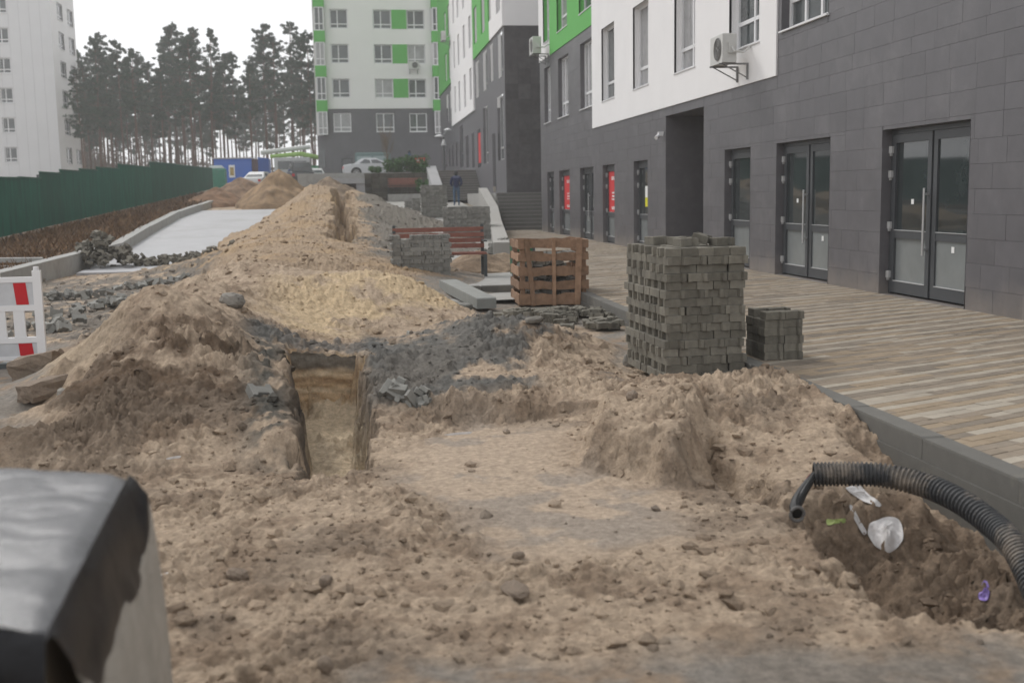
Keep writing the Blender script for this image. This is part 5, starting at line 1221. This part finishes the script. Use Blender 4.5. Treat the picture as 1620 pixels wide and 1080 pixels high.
# ------------------------------------------------------------------ people (seen from behind, far off)
def skin_mesh(name, joints, edges, m, parent, sub=2, root=0):
    me = bpy.data.meshes.new(name); me.from_pydata([j[0] for j in joints], edges, []); me.materials.append(m)
    o = link_mesh(name, me, parent); sk = o.modifiers.new('skin', 'SKIN'); sk.use_smooth_shade = True
    for v, j in zip(me.skin_vertices[0].data, joints): v.radius = (j[1], j[2] if len(j) > 2 else j[1]); v.use_root = False
    me.skin_vertices[0].data[root].use_root = True
    sb = o.modifiers.new('sub', 'SUBSURF'); sb.levels = 1; sb.render_levels = sub; return o
def person(label, loc, rotz, mj, mjl, ml, h=1.75):
    t = thing('person', label, 'person', loc, rotz, 'people'); s_ = h/1.75
    J = [((0, 0, .95), .155, .115), ((0, 0, 1.12), .15, .11), ((0, .01, 1.32), .175, .12), ((0, .0, 1.45), .10, .085), ((0, -.01, 1.53), .055, .055), ((0, -.02, 1.60), .085, .095), ((0, -.02, 1.68), .083, .10), ((0, -.02, 1.74), .05, .06),
         ((.1, 0, .86), .095, .10), ((.11, -.02, .50), .065, .07), ((.11, .04, .10), .045, .05), ((.12, -.06, .045), .04, .035), ((.125, -.15, .03), .035, .025),
         ((-.1, 0, .86), .095, .10), ((-.11, .02, .50), .065, .07), ((-.11, .08, .10), .045, .05), ((-.12, -.02, .045), .04, .035), ((-.125, -.11, .03), .035, .025),
         ((.19, .0, 1.42), .07, .07), ((.27, .04, 1.14), .055, .055), ((.20, -.16, 1.02), .042, .042), ((.15, -.22, 1.0), .03, .04),
         ((-.19, .0, 1.42), .07, .07), ((-.27, .04, 1.14), .055, .055), ((-.20, -.16, 1.02), .042, .042), ((-.15, -.22, 1.0), .03, .04)]
    E_ = [(0, 1), (1, 2), (2, 3), (3, 4), (4, 5), (5, 6), (6, 7), (0, 8), (8, 9), (9, 10), (10, 11), (11, 12), (0, 13), (13, 14), (14, 15), (15, 16), (16, 17), (3, 18), (18, 19), (19, 20), (20, 21), (3, 22), (22, 23), (23, 24), (24, 25)]
    J = [(tuple(c*s_ for c in j[0]), j[1]*s_, j[2]*s_) for j in J]
    body = skin_mesh('body', J, E_, ml, t)
    jk = [((0, 0, .86), .185, .145), ((0, 0, 1.1), .175, .14), ((0, .01, 1.32), .20, .145), ((0, .0, 1.46), .125, .105), ((.20, 0, 1.42), .092, .092), ((.285, .04, 1.14), .078, .078), ((.20, -.15, 1.03), .06, .06), ((-.20, 0, 1.42), .092, .092), ((-.285, .04, 1.14), .078, .078), ((-.20, -.15, 1.03), .06, .06)]
    jk = [(tuple(c*s_ for c in j[0]), j[1]*s_, j[2]*s_) for j in jk]
    skin_mesh('jacket', jk, [(0, 1), (1, 2), (2, 3), (3, 4), (4, 5), (5, 6), (3, 7), (7, 8), (8, 9)], mj, t)
    if mjl: skin_mesh('jacket_yoke', [((-.17*s_, .012, 1.385*s_), .105, .155), ((0, .022, 1.40*s_), .105, .16), ((.17*s_, .012, 1.385*s_), .105, .155)], [(0, 1), (1, 2)], mjl, t, root=1)
    hr = MB().lathe([(.02, .135), (.07, .12), (.1, .07), (.105, .0), (.09, -.07), (.06, -.1)], (0, .0, 1.655*s_), 16); hr.build('hair', m_hair, t, smooth=True, local=True)
    return t
p = aty(722, 300, 58); person('person in navy jacket with pale yoke and jeans walking up the path', (p.x, 58, base_z(58)+.06), math.pi, m_jacket, m_jacketlt, m_jeans)
p = aty(648, 262, 80); person('person in dark clothes half hidden behind the hedge near the red sign', (p.x, 80, TZT), 0, m_cardark, None, m_jeans)

# ------------------------------------------------------------------ vehicles
def wheel(parent, x, y, z, r, side):
    tb_ = MB().lathe([(r*.62, -.1), (r*.95, -.1), (r, -.06), (r, .06), (r*.95, .1), (r*.62, .1)], n=24); tb_.v = [(q[0], q[2], q[1]) for q in tb_.v]; tb_.v = [(q[0]+x, q[1]+y, q[2]+z) for q in tb_.v]
    w_ = tb_.build('wheel', m_tyre, parent, local=True)
    rm = MB(); d = -.085 if side < 0 else .085
    for k in range(7):
        a = 2*math.pi*k/7; c_, s_ = math.cos(a), math.sin(a); rm.tube([(x, y+d*1.25, z), (x+r*.6*c_, y+d*1.2, z+r*.6*s_)], r*.07, 5)
    n = 20; rm.tube([(x+r*.62*math.cos(2*math.pi*k/n), y+d*1.2, z+r*.62*math.sin(2*math.pi*k/n)) for k in range(n+1)], r*.06, 5); rm.build('rim', m_lightmetal, w_, local=True)
def sedan(label, loc, rotz, paint, L=4.6, suv=False, group='cars parked behind the site'):
    t = thing('parked_car', label, 'car', loc, rotz, group); k = 1.12 if suv else 1.0
    # side outline: rear at x=0, front at x=L
    lower = [(0.02, .42), (.0, .62), (.06, .90), (.55, .97), (1.2, .985), (2.2, .96), (3.1, .93), (3.9, .86), (4.4, .74), (4.58, .58), (4.6, .40), (4.5, .26), (3.0, .2), (1.6, .2), (.15, .26)]
    prof = [(x*L/4.6, z*k) for x, z in lower]; n = len(prof); vs_ = []; fs = []
    for (yy, sc, zz) in ((-.86, .975, .0), (-.80, 1.0, 0.0), (.80, 1.0, 0), (.86, .975, .0)):
        for x, z in prof: vs_.append((L/2+(x-L/2)*sc-L/2, yy*(1 if abs(yy) < .85 else 1), .5+(z-.5)*(.93 if abs(yy) > .85 else 1)))
    for r_ in range(3): fs += [(r_*n+i, r_*n+(i+1) % n, (r_+1)*n+(i+1) % n, (r_+1)*n+i) for i in range(n)]
    fs += [tuple(range(n))[::-1], tuple(range(3*n, 4*n))]
    MB().add(vs_, fs).build('body', paint, t, local=True)
    top = 1.42*k+(.22 if suv else 0); cab = [(.35 if suv else .75, .96*k), (.6 if suv else 1.35, top-.06), (1.6, top), (2.4, top-.02), (3.45, .93*k)]; cab = [(x*L/4.6-L/2, z) for x, z in cab]
    vs_ = []; fs = []; n = len(cab)
    for sgn in (-1, 1):
        for x, z in cab: vs_.append((x, sgn*(.80 if z < 1.1*k else .62), z))
    fs = [(i, i+1, n+i+1, n+i) for i in range(n-1)]+[tuple(range(n))[::-1], tuple(range(n, 2*n))]; MB().add(vs_, fs).build('cabin', paint, t, local=True)
    for sgn in (-1, 1):                                         # side windows
        for a, b in ((.16, .47), (.51, .84)):
            def cz(f, v):
                xl = cab[0][0]+(cab[-1][0]-cab[0][0])*f; xt = cab[1][0]+(cab[3][0]-cab[1][0]+.25)*f; x = xl+(xt-xl)*v; z = 1.0*k+(top-.1-1.0*k)*v; return (x, sgn*(.815-.17*v), z)
            MB().quad(cz(a, .05), cz(b, .05), cz(b-.02, .95), cz(a+.02, .95)).build('side_window', m_carglass, t, local=True)
    yb = .58; MB().quad((cab[0][0]+.06, -yb-.1, cab[0][1]+.06), (cab[0][0]+.06, yb+.1, cab[0][1]+.06), (cab[1][0]-.06, yb-.02, cab[1][1]-.05), (cab[1][0]-.06, -yb+.02, cab[1][1]-.05)).build('rear_window', m_carglass, t, local=True)
    MB().quad((cab[4][0]-.06, -yb-.1, cab[4][1]+.06), (cab[4][0]-.06, yb+.1, cab[4][1]+.06), (cab[3][0]+.08, yb-.02, cab[3][1]-.04), (cab[3][0]+.08, -yb+.02, cab[3][1]-.04)).build('windscreen', m_carglass, t, local=True)
    for sgn in (-1, 1):
        MB().box(-L/2-.005, -L/2+.05, sgn*.72-.1, sgn*.72+.1, .62*k, .8*k).build('tail_light', m_redr, t, local=True); MB().box(L/2-.16, L/2-.05, sgn*.68-.14, sgn*.68+.14, .58*k, .7*k).build('headlight', m_lightmetal, t, local=True)
        for x in (.95, 3.75):
            wheel(t, x*L/4.6-L/2, sgn*.82, .33, .33, sgn)
            ar = MB().lathe([(.40, -.01), (.40, .012)], n=24); ar.v = [(q[0]+x*L/4.6-L/2, q[2]+sgn*.862, max(q[1]+.34, .2)) for q in ar.v]; ar.build('wheel_arch', m_dark, t, local=True)
    return t
p = aty(592, 281, 84); sedan('silver saloon car parked on the terrace behind the hedge', (p.x, 84, TZT), R(3), m_silver)
p = aty(408, 281, 92); sedan('white car beside the blue cabin, partly behind the conical sand heap', (p.x+.2, 92, base_z(92)+.1), R(75), m_carwhite)
p = aty(478, 285, 88); sedan('dark off-road car right of the conical sand heap', (p.x-.2, 88, base_z(88)+.45), R(100), m_cardark, 4.4, True)
p = aty(491, 283, 94); sedan('white car squeezed in beside the dark off-road car', (p.x+.3, 94, base_z(94)+.3), R(95), m_carwhite, 4.0)
# van behind the silver car
p = aty(588, 260, 90); t = thing('parked_van', 'pale teal van with wide side windows behind the silver car', 'van', (p.x, 90, TZT))
zt_ = aty(588, 241, 89).z-TZT
MB().prism([(-1.3, -.85), (1.5, -.85), (1.5, .85), (-1.3, .85)], .35, zt_, .1).build('body', m_teal, t, local=True)
for a, b in ((-1.15, .0), (.12, 1.3)): MB().box(a, b, -.865, -.852, zt_*.55, zt_*.86).build('side_window', mat('van_glass', (.28, .36, .37), .1, spec=.7), t, local=True)
for x in (-.9, 1.0): wheel(t, x, -.8, .34, .34, -1); wheel(t, x, .8, .34, .34, 1)
# truck with green boom
p = aty(462, 275, 98); t = thing('crane_truck', 'pale truck with a lime green boom behind the conical sand heap', 'truck', (p.x, 98, base_z(98)))
MB().prism([(-1.4, -1), (1.6, -1), (1.6, 1), (-1.4, 1)], .6, 2.6, .05).build('cab', mat('truck_white', (.45, .46, .47), .4), t, local=True)
MB().box(-1.1, 1.3, -1.02, -1.001, 1.6, 2.3).build('windscreen', m_carglass, t, local=True)
MB().tube([(-1.8, .5, 2.75), (.8, .4, 2.95), (2.3, .2, 2.6)], [.16, .2, .2], 8).build('boom', mat('lime_paint', (.24, .40, .09), .5), t, local=True)
MB().tube([(-2.6, .9, 3.1), (1.6, .8, 3.55)], .2, 8).build('outer_boom', mat('boom_grey', (.5, .52, .5), .5), t, local=True)
MB().box(1.0, 2.6, -.8, .8, .9, 1.9).build('side_box', mat('green_box', (.03, .22, .10), .5), t, local=True)
for x in (-1, 1.1): wheel(t, x, -.9, .45, .45, -1); wheel(t, x, .9, .45, .45, 1)
# blue cabin, green container
YC = 104.0
a, b = aty(339, 272, YC), aty(424, 249, YC); t = thing('site_cabin', 'blue site cabin with a framed picture board at the edge of the pine wood', 'cabin', (a.x, YC, base_z(YC)))
z1 = aty(380, 251, YC).z-base_z(YC); Wc = b.x-a.x; xs = Wc*.69
MB().box(0, xs, 0, 3, 0, z1).build('cabin_body', m_blue, t, local=True); MB().add([(xs+.6, -.3, 0), (Wc, .6, 0), (Wc, 3, 0), (xs+.6, 3, 0), (xs+.6, -.3, z1+.1), (Wc, .6, z1), (Wc, 3, z1), (xs+.6, 3, z1+.1)], [(0, 1, 5, 4), (1, 2, 6, 5), (2, 3, 7, 6), (3, 0, 4, 7), (4, 5, 6, 7)]).build('cabin_annexe', m_blue, t, local=True)
MB().box(xs+.002, xs+.598, .2, 2.8, 0, z1-.05).build('door', mat('cabin_door', (.09, .05, .06), .6), t, local=True)
MB().box(-.1, xs+.1, -.1, 3.1, z1+.002, z1+.1).build('roof', m_lightmetal, t, local=True)
k = MB().box(xs*.39, xs*.55, -.03, -.002, z1*.35, z1*.78).build('picture_board', m_paper, t, local=True); MB().box(xs*.42, xs*.52, -.04, -.031, z1*.42, z1*.7).build('picture', mat('ochre_print', (.35, .25, .08), .6, .6, 3), k, local=True)
a = aty(343, 278, 96); t = thing('green_container', 'small green covered container at the end of the fence', 'container', (a.x, 96, base_z(96)+.2))
MB().prism([(-.8, -.7), (.75, -.7), (.75, .7), (-.8, .7)], 0, 1.6, .1).build('body', mat('container_green', (.02, .17, .11), .5, .2, 2), t, local=True); MB().prism([(-.6, -.6), (.6, -.6), (.6, .6), (-.6, .6)], 1.602, 1.85, .2).build('cover', mat('cover_pale', (.4, .45, .45), .5), t, local=True)

# ------------------------------------------------------------------ hedge, sapling, street lamp
def leaf_cloud(n, c, r, size, seed, squash=1.0, shell=.55, slim=.45):
    rg = np.random.default_rng(seed); d = rg.normal(size=(n, 3)); d /= np.linalg.norm(d, axis=1)[:, None]
    q = d*(shell+(1-shell)*rg.random((n, 1)))*np.array(r)+np.array(c)
    a = rg.normal(size=(n, 3)); a /= np.linalg.norm(a, axis=1)[:, None]; b = np.cross(a, rg.normal(size=(n, 3))); b /= np.linalg.norm(b, axis=1)[:, None]
    s_ = size*rg.uniform(.6, 1.4, (n, 1)); v = np.stack([q-a*s_, q+b*s_*slim, q+a*s_, q-b*s_*slim], 1).reshape(-1, 3); return v, np.arange(n*4).reshape(-1, 4)
hd_specs = [(1.25, 67.9, .42, .45, 'left low clump of the hedge on the planter'), (2.1, 67.9, .95, .72, 'middle clump of the hedge on the planter'), (3.0, 67.8, 1.05, .85, 'right clump of the hedge above the far bench'), (3.75, 67.7, 1.1, .75, 'last hedge clump beside the stair cheek wall'),
            (3.9, 65.9, .9, .4, 'low dark shrub at the right end of the far bench')]
for i, (x, y, h, w_, lab) in enumerate(hd_specs):
    z0 = TZT-.05 if i < 4 else 1.8
    t = thing('hedge_shrub', lab, 'shrub', (x, y, z0), 0, 'evergreen shrubs on the terrace planter')
    vv = []; ff = []; k0 = 0
    rg = np.random.default_rng(40+i)
    for k in range(14):
        v, f = leaf_cloud(90, (rg.uniform(-w_, w_)*.7, rg.uniform(-.4, .4), rg.uniform(.15, h*.75)), (w_*.45, .4, h*.3), .07, 60+i*20+k); vv.append(v); ff.append(f+k0); k0 += len(v)
    me = bpy.data.meshes.new('foliage'); me.from_pydata(np.concatenate(vv).tolist(), [], np.concatenate(ff).tolist()); me.materials.append(m_leaf); link_mesh('foliage', me, t)
    st = MB()
    for k in range(4): a_ = random.uniform(-.3, .3)*w_; st.tube([(a_*.4, 0, -.02), (a_*1.8, random.uniform(-.2, .2), h*.6)], .02, 5)
    st.build('stem', m_twig, t, local=True)
p = aty(613, 268, 70); t = thing('sapling', 'bare young tree with upright twigs in front of the far building', 'tree', (p.x, 70, TZT)); zt_ = aty(612, 200, 70).z-TZT
MB().tube([(0, 0, 0), (.02, 0, zt_*.35), (-.05, 0, zt_*.65), (0, 0, zt_)], [.05, .04, .025, .008], 7).build('trunk', m_twig, t, local=True)
rr = random.Random(3); tw = MB()
for k in range(46):
    z = rr.uniform(.2, .75)*zt_; a = rr.uniform(0, 6.28); L = rr.uniform(.5, 1.1); q = [(0, 0, z), (math.cos(a)*L*.35, math.sin(a)*L*.35, z+L*.55), (math.cos(a)*L*.5, math.sin(a)*L*.5, z+L*1.2)]; tw.tube(q, [.016, .011, .005], 4)
tag(tw.build('twigs', m_twig, t, local=True), kind='stuff')
p = aty(702, 216, 76); t = thing('street_lamp', 'street lamp with white disc heads in front of the farther building', 'street lamp', (p.x, 76, TZT)); zl = p.z-TZT
MB().tube([(0, 0, 0), (0, 0, zl)], [.07, .04], 8).build('pole', m_metaldk, t, local=True)
for dx, dz, r_ in ((-.30, .0, .34), (.28, .42, .26)):
    MB().tube([(0, 0, zl-.1+dz*.6), (dx, 0, zl+dz)], .025, 6).build('arm', m_lightmetal, t, local=True); MB().lathe([(r_*.95, -.02), (r_, .02), (r_*.5, .1), (.03, .14)], (dx, 0, zl+dz), 16).build('lamp_head', m_frame_w, t, smooth=True, local=True)
MB().lathe([(.2, -.62), (.1, -.35), (.05, -.2)], (-.02, -.05, zl+.02), 12).build('lamp_shade', m_frame_w, t, smooth=True, local=True)

# ------------------------------------------------------------------ pine wood
def make_pine(seed, H=20.0, bare=.42):
    rg = random.Random(seed); t = bpy.data.objects.new('pine_tree', None); COL.objects.link(t)
    n = 9; lean = rg.uniform(-.6, .6), rg.uniform(-.4, .4)
    axis_ = [(lean[0]*(k/n)**1.5+rg.uniform(-.08, .08), lean[1]*(k/n)**1.5, H*k/n*.97) for k in range(n+1)]
    MB().tube(axis_, [.19*(1-.86*(k/n))+.015 for k in range(n+1)], 8).build('trunk', m_bark, t, local=True, smooth=True)
    lb = MB(); vv = []; ff = []; k0 = 0; z = H*bare; sd_ = seed*1000
    def at_z(z): f = min(z/H/.97, 1); i = min(int(f*n), n-1); g = f*n-i; a, b = axis_[i], axis_[i+1]; return Vector(a)*(1-g)+Vector(b)*g
    for k in range(6):                                            # dead stubs below the crown
        zz = H*rg.uniform(.2, bare); a = rg.uniform(0, 6.28); p0 = at_z(zz); L = rg.uniform(.4, 1.2); lb.tube([p0, p0+Vector((math.cos(a)*L, math.sin(a)*L, .05))], [.03, .01], 4)
    while z < H*.985:
        f = (z-H*bare)/(H*(1-bare)); reach = (.45+2.55*(1-f)**.6*min(1, .55+f*1.6))*rg.uniform(.6, 1.15)
        for b in range(rg.choice((2, 3, 3, 4))):
            a = rg.uniform(0, 6.28); p0 = at_z(z); L = reach*rg.uniform(.5, 1.15); up = L*rg.uniform(-.15, .5)
            e = p0+Vector((math.cos(a)*L, math.sin(a)*L, up)); lb.tube([p0, (p0+e)/2+Vector((0, 0, -.06*L)), e], [.05*(1-f*.6), .03, .012], 4)
            for g in ((.4, .42), (.5, .66), (.9, .88), (.9, 1.06)):
                if rg.random() < .22: continue
                c = p0+(e-p0)*g[1]; s_ = (.27+.21*L)*rg.uniform(.6, 1.2)*(1-.35*f); sd_ += 1
                v, fc = leaf_cloud(36, c+Vector((rg.uniform(-.12, .12), rg.uniform(-.12, .12), rg.uniform(-.1, .25))), (s_*.8, s_*.8, s_*.58), .19, sd_, shell=.1, slim=.26); vv.append(v); ff.append(fc+k0); k0 += len(v)
        z += H*.023*rg.uniform(.5, 1.6)
    c = at_z(H*.99)
    for k in range(3): sd_ += 1; v, fc = leaf_cloud(26, c+Vector((rg.uniform(-.2, .2), 0, -.3+.3*k)), (.35-.08*k, .35, .35), .15, sd_, shell=.1); vv.append(v); ff.append(fc+k0); k0 += len(v)
    tag(lb.build('limbs', m_bark, t, local=True), kind='stuff')
    me = bpy.data.meshes.new('crown'); me.from_pydata(np.concatenate(vv).tolist(), [], np.concatenate(ff).tolist()); me.materials.append(m_needle); link_mesh('crown', me, t)
    return t
protos = [make_pine(i+1, 20.0, b) for i, b in enumerate((.42, .50, .38, .54, .46, .57))]
front = [(128, 108), (140, 96), (156, 57), (176, 88), (193, 62), (217, 82), (238, 96), (256, 86), (277, 34), (290, 72), (303, 55), (318, 42), (334, 44), (352, 84), (372, 82), (396, 100), (420, 36), (437, 55), (462, 34), (478, 58), (494, 48)]
used = set()
for i, (px, py) in enumerate(front):
    Y = 112+((i*37) % 23); pr = protos[i % 6]; o = pr if i < 6 else copy_tree(pr)
    g = aty(px, 200, Y); zb = min(3.0, base_z(Y)); Hh = aty(px, py, Y).z-zb; s_ = Hh/20.0
    o.location = (g.x, Y, zb); o.scale = (s_*.95, s_*.95, s_); o.rotation_euler[2] = i*1.9
    where = 'from the tower block' ; tag(o, ORD[i]+' pine from the left in the front row of the wood', 'tree', 'pines of the wood')
rr = random.Random(11)
for i in range(84):
    Y = rr.uniform(132, 195); px = 110+400*(((i*0.618) % 1)**1.6); g = aty(px, 200, Y); s_ = rr.uniform(.66, .95); o = copy_tree(protos[rr.randrange(6)])
    o.location = (g.x, Y, 3.0); o.scale = (s_*.9, s_*.9, s_); o.rotation_euler[2] = rr.uniform(0, 6.28); tag(o, 'slender pine deeper inside the wood behind the front row', 'tree', 'pines deeper in the wood')
# undergrowth far inside the wood
vv = []; ff = []; k0 = 0
for i in range(260):
    Y = rr.uniform(150, 215); fx = rr.random(); g = aty(110+395*fx**1.3, 250, Y); h = rr.uniform(2, 7.5)*(1.15-.75*fx); v, f = leaf_cloud(110, (g.x, Y, 3+h*.5), (2.4, 1.5, h*.55), .28, 900+i, shell=.2); vv.append(v); ff.append(f+k0); k0 += len(v)
me = bpy.data.meshes.new('undergrowth'); me.from_pydata(np.concatenate(vv).tolist(), [], np.concatenate(ff).tolist()); me.materials.append(mat('brush', (.13, .11, .09), .9, .3, 1)); tag(link_mesh('undergrowth', me), 'grey brown brush far inside the pine wood', 'undergrowth', kind='stuff')

# ------------------------------------------------------------------ damp autumn air
hz = MB().box(-60, 45, -4, 235, -2.4, 40).build('haze', None)
mh = bpy.data.materials.new('haze_air'); mh.use_nodes = True; n = mh.node_tree.nodes; n.clear(); o_ = n.new('ShaderNodeOutputMaterial'); pv = n.new('ShaderNodeVolumePrincipled')
pv.inputs['Color'].default_value = (.97, .975, .98, 1); pv.inputs['Density'].default_value = .0012; pv.inputs['Anisotropy'].default_value = .2
mh.node_tree.links.new(pv.outputs[0], o_.inputs['Volume']); hz.data.materials.append(mh); tag(hz, 'thin pale haze in the damp air', 'haze', kind='stuff')
